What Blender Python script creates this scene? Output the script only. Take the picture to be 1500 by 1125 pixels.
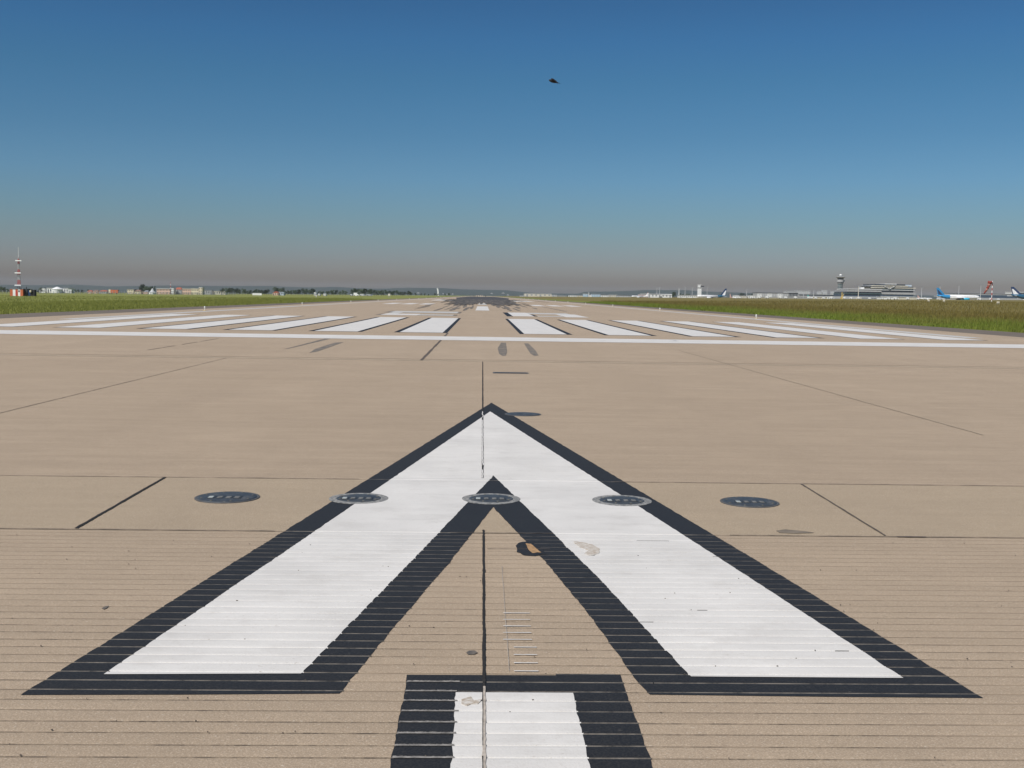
import bpy, math, random
from mathutils import Vector, Matrix, noise
R = math.radians
random.seed(7)
sc = bpy.context.scene
for o in list(bpy.data.objects): bpy.data.objects.remove(o)

# ------------------------------------------------------------ camera, sky, sun, exposure
F, EYE, PITCH, YAW, ROLL = 1618.43/1500, 1.6025, 0.079489, 0.0277, 0.0151126
fw = Vector((math.sin(YAW)*math.cos(PITCH), math.cos(YAW)*math.cos(PITCH), -math.sin(PITCH)))
r0 = Vector((math.cos(YAW), -math.sin(YAW), 0)); u0 = r0.cross(fw)
rt = r0*math.cos(ROLL)+u0*math.sin(ROLL); up = -r0*math.sin(ROLL)+u0*math.cos(ROLL)
cd = bpy.data.cameras.new('camera'); cam = bpy.data.objects.new('camera', cd)
sc.collection.objects.link(cam)
cam.matrix_world = Matrix(((rt.x, up.x, -fw.x, 0), (rt.y, up.y, -fw.y, 0), (rt.z, up.z, -fw.z, EYE), (0, 0, 0, 1)))
cd.sensor_width = 36; cd.lens = 36*F; cd.clip_start = 0.05; cd.clip_end = 40000
sc.camera = cam

SUN_EL, SUN_AZ = 48, 222          # azimuth clockwise from +Y: behind the camera, to its left
W = bpy.data.worlds.new("World"); sc.world = W; W.use_nodes = True
wt = W.node_tree; wt.nodes.clear()
def wn(t): return wt.nodes.new(t)
wo = wn('ShaderNodeOutputWorld'); bg = wn('ShaderNodeBackground'); sky = wn('ShaderNodeTexSky')
sky.sky_type = 'NISHITA'; sky.sun_disc = False; sky.sun_elevation = R(SUN_EL); sky.sun_rotation = R(SUN_AZ)
sky.altitude = 90; sky.air_density = 1.0; sky.dust_density = 1.6; sky.ozone_density = 2.0
bg.inputs['Strength'].default_value = 0.09
# smog: the low air of the sky is greyer and duller than clean air
tc = wn('ShaderNodeTexCoord'); sx = wn('ShaderNodeSeparateXYZ'); wt.links.new(tc.outputs['Generated'], sx.inputs[0])
rp = wn('ShaderNodeValToRGB'); wt.links.new(sx.outputs['Z'], rp.inputs[0])
SMOG = [(0.0, (0.778, 0.657, 0.66)), (0.0114, (0.778, 0.657, 0.66)), (0.0206, (0.827, 0.79, 0.889)), (0.0328, (0.733, 0.784, 0.949)), (0.051, (0.61, 0.747, 0.889)), (0.0692, (0.527, 0.732, 0.89)), (0.1015, (0.437, 0.703, 0.919)), (0.1404, (0.344, 0.625, 0.826)), (0.1863, (0.28, 0.581, 0.773)), (0.2197, (0.248, 0.547, 0.779)), (0.2495, (0.226, 0.495, 0.719)), (0.45, (0.323, 0.511, 0.668)), (1.0, (0.55, 0.6, 0.65))]
#SMOGSET
cr = rp.color_ramp
while len(cr.elements) < len(SMOG): cr.elements.new(0.5)
for e, (p, c) in zip(cr.elements, SMOG): e.position = p; e.color = (*c, 1)
mx = wn('ShaderNodeMix'); mx.data_type = 'RGBA'; mx.blend_type = 'MULTIPLY'; mx.inputs[0].default_value = 1
mx.clamp_result = False
wt.links.new(sky.outputs[0], mx.inputs[6]); wt.links.new(rp.outputs[0], mx.inputs[7])
wt.links.new(mx.outputs[2], bg.inputs[0]); wt.links.new(bg.outputs[0], wo.inputs[0])
sd = bpy.data.lights.new('sun', 'SUN'); sd.energy = 4.6; sd.angle = R(0.53); sd.color = (1, 0.955, 0.89)
sun = bpy.data.objects.new('sun', sd); sc.collection.objects.link(sun)
sdir = Vector((math.sin(R(SUN_AZ))*math.cos(R(SUN_EL)), math.cos(R(SUN_AZ))*math.cos(R(SUN_EL)), math.sin(R(SUN_EL))))
sun.rotation_euler = sdir.to_track_quat('Z', 'Y').to_euler()
sc.view_settings.view_transform = 'Standard'; sc.view_settings.look = 'None'
sc.view_settings.exposure = 0.0; sc.view_settings.gamma = 1
sc.render.engine = 'CYCLES'; sc.cycles.volume_bounces = 0; sc.cycles.max_bounces = 6

# ------------------------------------------------------------ survey helpers (photo pixel -> place in the world)
def ray(px, py):
    return fw + rt*((px-750)/1500/F) + up*((562.5-py)/1500/F)
def G(px, py):                       # point of the runway surface
    d = ray(px, py); t = EYE/-d.z
    return (d.x*t, d.y*t)
def P(px, py, D):                    # point on the upright plane D metres down the runway
    d = ray(px, py); t = D/d.y
    return Vector((d.x*t, D, EYE+d.z*t))
def smooth(a, b, v):
    t = min(1, max(0, (v-a)/(b-a))); return t*t*(3-2*t)
def T(x, y):                         # height of the land
    if x > 30: return .0081*(x-30)+.75*smooth(34, 150, x)
    if x < -30: return .0065*(x+30)
    return 0.0

# ------------------------------------------------------------ materials
MATS = {}
def nm(name):
    m = bpy.data.materials.new(name); m.use_nodes = True
    nt = m.node_tree; b = nt.nodes['Principled BSDF']; b.inputs['Roughness'].default_value = .8
    MATS[name] = m
    return m, nt, b
def mixc(nt, fac, a, b, blend='MIX'):
    n = nt.nodes.new('ShaderNodeMix'); n.data_type = 'RGBA'; n.blend_type = blend
    for i, v in ((0, fac), (6, a), (7, b)):
        if hasattr(v, 'is_output'): nt.links.new(v, n.inputs[i])
        elif i == 0: n.inputs[0].default_value = v
        else: n.inputs[i].default_value = (*v, 1)
    return n.outputs[2]
def coords(nt, scale=(1, 1, 1), obj=True):
    t = nt.nodes.new('ShaderNodeTexCoord'); mp = nt.nodes.new('ShaderNodeMapping')
    mp.inputs['Scale'].default_value = scale
    nt.links.new(t.outputs['Object'], mp.inputs[0]); return mp.outputs[0]
def nz(nt, vec, scale=1, detail=4, rough=.55, lo=.3, hi=.7):
    n = nt.nodes.new('ShaderNodeTexNoise'); n.inputs['Scale'].default_value = scale
    n.inputs['Detail'].default_value = detail; n.inputs['Roughness'].default_value = rough
    nt.links.new(vec, n.inputs['Vector'])
    r = nt.nodes.new('ShaderNodeMapRange'); r.inputs[1].default_value = lo; r.inputs[2].default_value = hi
    nt.links.new(n.outputs[0], r.inputs[0]); return r.outputs[0]
def mathn(nt, op, a, b=0.0, c=0.0, clamp=False):
    n = nt.nodes.new('ShaderNodeMath'); n.operation = op; n.use_clamp = clamp
    for i, v in enumerate((a, b, c)):
        if hasattr(v, 'is_output'): nt.links.new(v, n.inputs[i])
        else: n.inputs[i].default_value = v
    return n.outputs[0]
def bump(nt, b, h, strength=.3, dist=.01):
    n = nt.nodes.new('ShaderNodeBump'); n.inputs['Strength'].default_value = strength
    n.inputs['Distance'].default_value = dist
    nt.links.new(h, n.inputs['Height']); nt.links.new(n.outputs[0], b.inputs['Normal'])
def plain(name, col, rough=.6, metal=0, var=.12, scale=.6):
    if name in MATS: return MATS[name]
    m, nt, b = nm(name)
    f = nz(nt, coords(nt), scale, 5)
    c = mixc(nt, f, tuple(v*(1-var) for v in col), tuple(min(1, v*(1+var)) for v in col))
    nt.links.new(c, b.inputs['Base Color']); b.inputs['Roughness'].default_value = rough
    b.inputs['Metallic'].default_value = metal
    return m

def concrete(name, base, warm, streak=1.0, speck=1.0):
    m, nt, b = nm(name)
    c0 = coords(nt)
    c = mixc(nt, nz(nt, c0, .22, 5, .6, .35, .65), base, warm)
    # long weathering bands lying across the runway
    s = nz(nt, coords(nt, (.07, .9, 1)), 1, 6, .62, .32, .68)
    c = mixc(nt, mathn(nt, 'MULTIPLY', s, .42*streak), c, tuple(v*.74 for v in base))
    s2 = nz(nt, coords(nt, (.35, 7, 1)), 1, 4, .6, .40, .66)
    c = mixc(nt, mathn(nt, 'MULTIPLY', s2, .42*streak), c, tuple(min(1, v*1.22) for v in warm))
    # every slab was poured from its own batch
    tco = nt.nodes.new('ShaderNodeTexCoord'); sp_ = nt.nodes.new('ShaderNodeSeparateXYZ'); nt.links.new(tco.outputs['Object'], sp_.inputs[0])
    fx = mathn(nt, 'FLOOR', mathn(nt, 'DIVIDE', mathn(nt, 'ADD', sp_.outputs['X'], .03), 6.15))
    fy = mathn(nt, 'FLOOR', mathn(nt, 'DIVIDE', mathn(nt, 'SUBTRACT', sp_.outputs['Y'], 9.5), 17.5))
    cb = nt.nodes.new('ShaderNodeCombineXYZ'); nt.links.new(fx, cb.inputs[0]); nt.links.new(fy, cb.inputs[1]); cb.inputs[2].default_value = 3.3
    wnz = nt.nodes.new('ShaderNodeTexWhiteNoise'); nt.links.new(cb.outputs[0], wnz.inputs[0])
    c = mixc(nt, mathn(nt, 'MULTIPLY', wnz.outputs[0], .16), c, tuple(v*.55 for v in base))
    # wheel bands along the runway
    s3 = nz(nt, coords(nt, (.55, .008, 1)), 1, 4, .6, .45, .7)
    c = mixc(nt, mathn(nt, 'MULTIPLY', s3, .22), c, tuple(v*.70 for v in base))
    s5 = nz(nt, coords(nt, (1.1, 3.2, 1)), 1, 9, .74, .44, .70)
    c = mixc(nt, mathn(nt, 'MULTIPLY', s5, .42), c, tuple(v*.72 for v in base))
    s6 = nz(nt, coords(nt, (.5, .22, 1)), 1, 3, .5, .56, .60)
    c = mixc(nt, mathn(nt, 'MULTIPLY', s6, .10), c, tuple(v*1.3 for v in warm))
    # dirt patches
    s4 = nz(nt, c0, 1.7, 9, .72, .50, .74)
    c = mixc(nt, mathn(nt, 'MULTIPLY', s4, .34), c, tuple(v*.62 for v in base))
    # sand and aggregate grain
    g1 = nz(nt, c0, 60, 4, .9, .42, .60)
    c = mixc(nt, mathn(nt, 'MULTIPLY', g1, .62*speck), c, tuple(v*.62 for v in base))
    g2 = nz(nt, c0, 60, 2, .5, .63, .72)
    g5 = nz(nt, c0, 170, 2, .7, .40, .62)
    c = mixc(nt, mathn(nt, 'MULTIPLY', g5, .46*speck), c, tuple(v*.48 for v in base))
    g6 = nz(nt, coords(nt, (120, 150, 1)), 1, 2, .6, .52, .68)
    c = mixc(nt, mathn(nt, 'MULTIPLY', g6, .40*speck), c, (.72, .60, .47))
    g4 = nz(nt, coords(nt, (14, 26, 1)), 1, 5, .8, .44, .66)
    c = mixc(nt, mathn(nt, 'MULTIPLY', g4, .26*speck), c, tuple(v*.66 for v in base))
    c = mixc(nt, mathn(nt, 'MULTIPLY', g2, .42*speck), c, (.66, .57, .46))
    g3 = nz(nt, coords(nt, (30, 55, 1)), 1, 4, .7, .60, .70)
    g3 = mathn(nt, 'MULTIPLY', g3, nz(nt, c0, 1.3, 4, .6, .42, .62))
    c = mixc(nt, mathn(nt, 'MULTIPLY', g3, .65*speck), c, (.07, .06, .055))
    nt.links.new(c, b.inputs['Base Color']); b.inputs['Roughness'].default_value = .88
    b.inputs['Specular IOR Level'].default_value = .3
    bump(nt, b, g1, .35, .003)
    return m
concrete('concrete', (.440, .338, .242), (.512, .398, .290))
concrete('slab_concrete', (.455, .355, .250), (.500, .392, .274), .7, 1.3)

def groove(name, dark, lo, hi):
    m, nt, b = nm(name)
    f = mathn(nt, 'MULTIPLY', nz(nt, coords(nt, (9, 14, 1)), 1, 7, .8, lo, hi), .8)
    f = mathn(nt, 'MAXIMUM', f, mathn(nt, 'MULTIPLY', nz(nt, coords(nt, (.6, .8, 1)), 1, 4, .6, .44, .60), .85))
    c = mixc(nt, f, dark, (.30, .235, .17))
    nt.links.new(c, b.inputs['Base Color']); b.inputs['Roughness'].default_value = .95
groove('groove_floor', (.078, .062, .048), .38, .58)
groove('silted_groove_floor', (.105, .083, .063), .36, .56)
groove('fine_groove_floor', (.14, .11, .085), .35, .6)

def paint(name, col, wear_col, dirt, wear_lo, wear_hi, rough, stretch=1):
    m, nt, b = nm(name)
    c0 = coords(nt)
    c = mixc(nt, nz(nt, c0, 1.3, 6, .6, .3, .7), col, tuple(v*(1-.10*dirt) for v in col))
    s = nz(nt, coords(nt, (1.2, 9, 1)), 1, 5, .65, .52, .72)
    c = mixc(nt, mathn(nt, 'MULTIPLY', s, .22*dirt), c, tuple(v*.72 for v in col))
    s9 = nz(nt, coords(nt, (2.5, 4, 1)), 1, 8, .75, .50, .72)
    c = mixc(nt, mathn(nt, 'MULTIPLY', s9, .11*dirt), c, tuple(v*.68 for v in wear_col) if col[0] > .3 else (.05, .048, .047))
    big = nz(nt, c0, 2.1, 4, .6, .46, .60)
    w = nz(nt, coords(nt, (22, 60, 1)), 1, 6, .72, wear_lo, wear_hi)
    c = mixc(nt, mathn(nt, 'MULTIPLY', w, mathn(nt, 'MULTIPLY', big, .8)), c, wear_col)
    g = nz(nt, c0, 110, 2, .6, .4, .75)
    c = mixc(nt, mathn(nt, 'MULTIPLY', g, .10), c, wear_col)
    nt.links.new(c, b.inputs['Base Color']); b.inputs['Roughness'].default_value = rough
    b.inputs['Specular IOR Level'].default_value = .3
    bump(nt, b, g, .2, .002)
    return m
paint('white_paint', (.70, .675, .645), (.30, .25, .20), 1.6, .60, .70, .6)
paint('black_paint', (.0165, .0170, .0190), (.22, .20, .17), .6, .63, .73, .6)
paint('worn_white_paint', (.55, .54, .52), (.28, .23, .18), 2, .56, .66, .7)
plain('worn_groove', (.22, .205, .19), .9, var=.5, scale=40)
def scuffed(name, col, lo, hi, under=(.29, .235, .18), sc_=(2.2, .35, 1)):
    m, nt, b = nm(name)
    c = mixc(nt, nz(nt, coords(nt, sc_), 1, 7, .7, lo, hi), under, col)
    nt.links.new(c, b.inputs['Base Color']); b.inputs['Roughness'].default_value = .8
    return m
scuffed('black_groove', (.022, .021, .021), .42, .66, (.17, .15, .13), (9, 14, 1))
scuffed('rubber', (.075, .07, .066), .30, .62)
scuffed('rubber_heavy', (.030, .030, .033), .28, .66, (.20, .17, .14), (1.6, .02, 1))
scuffed('rubber_core', (.018, .019, .023), .34, .74, (.085, .078, .074), (1.2, .012, 1))
scuffed('skid_rubber', (.13, .115, .10), .22, .60, sc_=(7, 1.2, 1))
plain('joint_sealant', (.016, .014, .013), .9, var=.4, scale=30)
plain('joint_dirt', (.10, .08, .065), .95, var=.35, scale=14)
plain('joint_fill', (.40, .35, .30), .9, var=.25, scale=30)
scuffed('scar', (.60, .57, .53), .38, .62, (.36, .29, .22), (30, 40, 1))
plain('orange_mortar', (.36, .22, .11), .9, var=.3, scale=40)
plain('pale_joint', (.50, .41, .31), .9, var=.2, scale=3)
plain('faint_joint', (.30, .24, .175), .9, var=.25, scale=9)
plain('patch_repair', (.17, .14, .108), .9, var=.2, scale=9)
def asphalt():
    m, nt, b = nm('asphalt')
    c0 = coords(nt)
    c = mixc(nt, nz(nt, c0, .5, 7, .65), (.095, .077, .062), (.160, .128, .100))
    c = mixc(nt, mathn(nt, 'MULTIPLY', nz(nt, coords(nt, (2.5, .05, 1)), 1, 4), .35), c, (.20, .165, .13))
    nt.links.new(c, b.inputs['Base Color']); b.inputs['Roughness'].default_value = .9
asphalt()
def grass_mat(name, blade):
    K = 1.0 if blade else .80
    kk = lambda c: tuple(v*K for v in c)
    m, nt, b = nm(name)
    g = nt.nodes.new('ShaderNodeNewGeometry'); s = nt.nodes.new('ShaderNodeSeparateXYZ')
    nt.links.new(g.outputs['Position'], s.inputs[0])
    mp = nt.nodes.new('ShaderNodeMapping'); nt.links.new(g.outputs['Position'], mp.inputs[0])
    vec = mp.outputs[0]
    lush = mixc(nt, nz(nt, vec, .12, 6, .65), kk((.175, .255, .034)), kk((.245, .330, .052)))
    dry = mixc(nt, nz(nt, vec, .09, 6, .65), kk((.205, .168, .044)), kk((.250, .195, .072)))
    green = mixc(nt, nz(nt, vec, .05, 6, .65), kk((.245, .262, .066)), kk((.285, .292, .080)))
    # right of the runway: a lush verge, then seeding meadow; left: even green
    f = nt.nodes.new('ShaderNodeMapRange'); f.inputs[1].default_value = 32; f.inputs[2].default_value = 52
    nt.links.new(mathn(nt, 'ADD', s.outputs['X'], mathn(nt, 'MULTIPLY', nz(nt, vec, .08, 4), 14)), f.inputs[0])
    right = mixc(nt, f.outputs[0], lush, dry)
    lf = nt.nodes.new('ShaderNodeMapRange'); lf.inputs[1].default_value = -1; lf.inputs[2].default_value = 1
    nt.links.new(s.outputs['X'], lf.inputs[0])
    c = mixc(nt, lf.outputs[0], green, right)
    c = mixc(nt, mathn(nt, 'MULTIPLY', nz(nt, vec, .9 if not blade else 2.5, 5, .7, .45, .7), .3), c, (.085, .105, .024))
    nt.links.new(c, b.inputs['Base Color']); b.inputs['Roughness'].default_value = .85
    b.inputs['Specular IOR Level'].default_value = .15
    if blade:
        tr = nt.nodes.new('ShaderNodeBsdfTranslucent'); ms = nt.nodes.new('ShaderNodeMixShader')
        nt.links.new(c, tr.inputs[0]); ms.inputs[0].default_value = .4
        nt.links.new(b.outputs[0], ms.inputs[1]); nt.links.new(tr.outputs[0], ms.inputs[2])
        nt.links.new(ms.outputs[0], nt.nodes['Material Output'].inputs[0])
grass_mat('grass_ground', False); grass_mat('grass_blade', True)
def leaf(name, a, b_):
    m, nt, b = nm(name)
    g = nt.nodes.new('ShaderNodeNewGeometry')
    n = nt.nodes.new('ShaderNodeMapping'); nt.links.new(g.outputs['Position'], n.inputs[0])
    c = mixc(nt, nz(nt, n.outputs[0], .35, 5, .7), a, b_)
    nt.links.new(c, b.inputs['Base Color']); b.inputs['Roughness'].default_value = .8
leaf('leaf_dark', (.022, .040, .016), (.045, .070, .028))
leaf('leaf_mid', (.038, .065, .020), (.070, .100, .034))
leaf('forest', (.016, .027, .021), (.036, .050, .034))
plain('bark', (.09, .07, .05), .9)
plain('white_wall', (.72, .72, .70), .6); plain('cream_wall', (.66, .58, .42), .7); plain('pink_wall', (.60, .42, .33), .7)
plain('grey_wall', (.36, .36, .36), .7); plain('pale_grey', (.44, .45, .46), .6); plain('beige_wall', (.58, .54, .45), .7)
plain('red_roof', (.34, .10, .06), .8); plain('grey_roof', (.22, .23, .25), .7); plain('pale_roof', (.66, .66, .66), .5)
plain('brown_roof', (.20, .13, .10), .8)
plain('soft_glass', (.30, .31, .32), .3); plain('dark_glass', (.035, .045, .06), .15); plain('blue_glass', (.05, .08, .12), .12); plain('green_glass', (.06, .10, .10), .2)
plain('dark_steel', (.05, .055, .06), .5, .3); plain('steel', (.42, .43, .44), .45, .5); plain('white_metal', (.78, .78, .77), .4)
plain('orange_paint', (.50, .13, .05), .5); plain('red_paint', (.48, .05, .04), .5); plain('sock_red', (.22, .035, .025), .9)
plain('sock_white', (.34, .15, .12), .9)
plain('yellow_paint', (.55, .38, .09), .5); plain('aircraft_white', (.80, .80, .80), .25); plain('navy', (.02, .045, .12), .3)
plain('sky_blue', (.03, .24, .50), .3); plain('teal_blue', (.02, .10, .18), .3); plain('turquoise', (.03, .42, .62), .3)
plain('pale_blue', (.42, .55, .66), .35); plain('sea_green', (.12, .42, .38), .4); plain('black_rubber', (.02, .02, .02), .8)
plain('light_steel_blue', (.50, .58, .66), .4); plain('rust_pink', (.50, .33, .30), .7); plain('bird_feather', (.012, .011, .012), .8)
def cast_iron():
    m, nt, b = nm('cast_steel')
    c0 = coords(nt)
    c = mixc(nt, nz(nt, c0, 22, 6, .7, .35, .65), (.048, .056, .066), (.090, .101, .112))
    c = mixc(nt, mathn(nt, 'MULTIPLY', nz(nt, c0, 9, 6, .75, .55, .72), .7), c, (.26, .235, .20))
    nt.links.new(c, b.inputs['Base Color']); b.inputs['Roughness'].default_value = .5; b.inputs['Metallic'].default_value = .35
cast_iron()
plain('bezel', (.20, .19, .17), .5, .3, .5, 40); plain('rim_steel', (.13, .125, .12), .6, .4, .3, 20); scuffed('painted_rim', (.075, .08, .09), .40, .66, (.30, .295, .28), (28, 28, 1))
plain('lens_glass', (.50, .49, .42), .15, 0, .2, 60); plain('bolt_steel', (.22, .20, .16), .45, .5, .2, 40)
plain('globe_glass', (.70, .70, .66), .15)

# ------------------------------------------------------------ mesh kit
class MB:
    def __init__(s): s.v = []; s.f = []; s.m = []; s.mats = []
    def mi(s, mat):
        if mat not in s.mats: s.mats.append(mat)
        return s.mats.index(mat)
    def add(s, vs, fs, mat):
        n = len(s.v); k = s.mi(mat)
        s.v += [tuple(v) for v in vs]; s.f += [tuple(i+n for i in f) for f in fs]; s.m += [k]*len(fs); return s
    def box(s, x0, x1, y0, y1, z0, z1, mat):
        vs = [(x, y, z) for z in (z0, z1) for y in (y0, y1) for x in (x0, x1)]
        return s.add(vs, [(0, 2, 3, 1), (4, 5, 7, 6), (0, 1, 5, 4), (1, 3, 7, 5), (3, 2, 6, 7), (2, 0, 4, 6)], mat)
    def prism(s, poly, y0, y1, mat):     # polygon in XZ extruded along Y
        n = len(poly)
        vs = [(x, y0, z) for x, z in poly]+[(x, y1, z) for x, z in poly]
        fs = [tuple(range(n)), tuple(range(2*n-1, n-1, -1))]+[(i, i+n, (i+1) % n+n, (i+1) % n) for i in range(n)]
        return s.add(vs, fs, mat)
    def plate(s, poly, z0, z1, mat):     # polygon in XY extruded along Z
        n = len(poly)
        vs = [(x, y, z0) for x, y in poly]+[(x, y, z1) for x, y in poly]
        fs = [tuple(range(n-1, -1, -1)), tuple(range(n, 2*n))]+[(i, (i+1) % n, (i+1) % n+n, i+n) for i in range(n)]
        return s.add(vs, fs, mat)
    def tube(s, a, b, r0, r1, mat, n=8):
        a, b = Vector(a), Vector(b); d = (b-a).normalized()
        t = Vector((0, 0, 1)) if abs(d.z) < .9 else Vector((1, 0, 0))
        p = d.cross(t).normalized(); q = d.cross(p)
        vs = [c+(p*math.cos(i*math.tau/n)+q*math.sin(i*math.tau/n))*r for c, r in ((a, r0), (b, r1)) for i in range(n)]
        return s.add(vs, [tuple(range(n)), tuple(range(2*n-1, n-1, -1))]+[(i, i+n, (i+1) % n+n, (i+1) % n) for i in range(n)], mat)
    def lathe(s, prof, mat, n=24, c=(0, 0, 0), axis='z'):
        vs = []
        for r, h in prof:
            for i in range(n):
                a = i*math.tau/n; u, v = r*math.cos(a), r*math.sin(a)
                vs.append((c[0]+u, c[1]+v, c[2]+h) if axis == 'z' else (c[0]+h, c[1]+u, c[2]+v))
        k = len(prof); fs = []
        for j in range(k-1):
            for i in range(n):
                i2 = (i+1) % n; fs.append((j*n+i, j*n+i2, (j+1)*n+i2, (j+1)*n+i))
        fs.append(tuple(range(n-1, -1, -1))); fs.append(tuple(range((k-1)*n, k*n)))
        return s.add(vs, fs, mat)
    def build(s, name, parent=None, loc=None, label=None, cat=None, group=None, kind=None, smooth_=False):
        me = bpy.data.meshes.new(name); me.from_pydata(s.v, [], s.f)
        for m in s.mats: me.materials.append(MATS[m])
        me.polygons.foreach_set('material_index', s.m)
        if smooth_: me.polygons.foreach_set('use_smooth', [True]*len(s.f))
        me.update()
        o = bpy.data.objects.new(name, me); sc.collection.objects.link(o)
        if parent: o.parent = parent
        if loc: o.location = loc
        tag(o, label, cat, group, kind); return o
def tag(o, label=None, cat=None, group=None, kind=None):
    for k, v in (('label', label), ('category', cat), ('group', group), ('kind', kind)):
        if v: o[k] = v
def empty(name, loc, label, cat, group=None, rz=0):
    o = bpy.data.objects.new(name, None); sc.collection.objects.link(o); o.empty_display_size = .3
    o.location = loc; o.rotation_euler = (0, 0, rz); tag(o, label, cat, group); return o
def copy_tree(o, parent=None):
    c = o.copy(); sc.collection.objects.link(c); c.parent = parent
    for ch in o.children: copy_tree(ch, c)
    return c

# ------------------------------------------------------------ ground
def axis(vals):
    out = []
    for a, b, n in vals: out += [a+(b-a)*i/n for i in range(n)]
    return out+[vals[-1][1]]
xs = axis([(-8000, -1000, 14), (-1000, -120, 22), (-120, -30, 18), (-30, 30, 2), (30, 150, 30), (150, 1000, 20), (1000, 8000, 14)])
ys = axis([(-80, 60, 8), (60, 400, 40), (400, 1600, 24), (1600, 9000, 14)])
g = MB(); vs = []
for y in ys:
    for x in xs:
        z = T(x, y)
        if abs(x) <= 30.01: z -= .06
        elif abs(x) > 38: z += .10*noise.noise(Vector((x*.05, y*.03, 0)))
        vs.append((x, y, z))
nx = len(xs)
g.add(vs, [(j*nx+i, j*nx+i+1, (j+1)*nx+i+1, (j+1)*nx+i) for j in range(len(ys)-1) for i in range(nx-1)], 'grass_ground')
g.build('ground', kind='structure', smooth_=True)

# runway: cross profile with real saw-cut grooves near the camera
GW, GD, SP = .0115, .006, .108
grooves = []
y = -2.0
while y < 28:
    if not (7.30 < y < 9.56): grooves.append(y+random.uniform(-.003, .003))
    y += SP if y < 9.5 else SP*.55
grooves = sorted(grooves+[7.372, 9.505])
prof = [(-80., 0.)]
for gy in grooves:
    w = (GW*random.uniform(.75, 1.05) if gy < 5.6 else GW*random.uniform(.55, .8)) if gy < 9.5 else GW*.6
    d = GD if gy < 7.3 else GD*(.6 if gy < 17 else .35)
    if gy in (7.372, 9.505): w, d = .016, .006
    e = .017 if gy < 7.3 else .006; q_ = .0013 if gy < 7.3 else .0004
    prof += [(gy-w/2-e, 0.), (gy-w/2, -q_), (gy-w*.32, -d), (gy+w*.32, -d), (gy+w/2, -q_), (gy+w/2+e, 0.)]
prof += [(60., 0.), (400., 0.), (1200., 0.), (3300., 0.)]
SLAB0, SLAB1 = 7.385, 9.49
rw = MB(); X0, X1 = -25.6, 25.8
pr = []
for a, b in zip(prof, prof[1:]):
    pr.append(a)
    for s_ in (SLAB0, SLAB1):
        if a[0] < s_ < b[0]: pr.append((s_, 0.))
pr.append(prof[-1])
for (ya, za), (yb, zb) in zip(pr, pr[1:]):
    mat = 'slab_concrete' if SLAB0-1e-6 <= ya and yb <= SLAB1+1e-6 else 'concrete'
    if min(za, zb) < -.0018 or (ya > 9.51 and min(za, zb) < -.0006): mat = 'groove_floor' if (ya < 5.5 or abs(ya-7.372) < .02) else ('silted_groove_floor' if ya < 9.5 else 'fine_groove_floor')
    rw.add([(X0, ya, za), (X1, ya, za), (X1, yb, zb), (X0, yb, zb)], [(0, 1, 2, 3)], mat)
runway = rw.build('runway', kind='structure')
sh = MB()
for sg in (-1, 1):                       # shoulders with a slightly wandering edge
    inner, outer = [], []
    yy = -80.
    while yy < 3300:
        xi = (25.6 if sg < 0 else 25.8); xo = 30+.25*noise.noise(Vector((yy*.11, sg, 0)))
        inner.append((sg*xi, yy, -.004)); outer.append((sg*xo, yy, -.012))
        yy += 3 if yy < 300 else 60
    n = len(inner)
    sh.add(inner+outer, [((i, i+1, n+i+1, n+i) if sg < 0 else (i, n+i, n+i+1, i+1)) for i in range(n-1)], 'asphalt')
sh.build('runway_shoulder', kind='structure')

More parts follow.
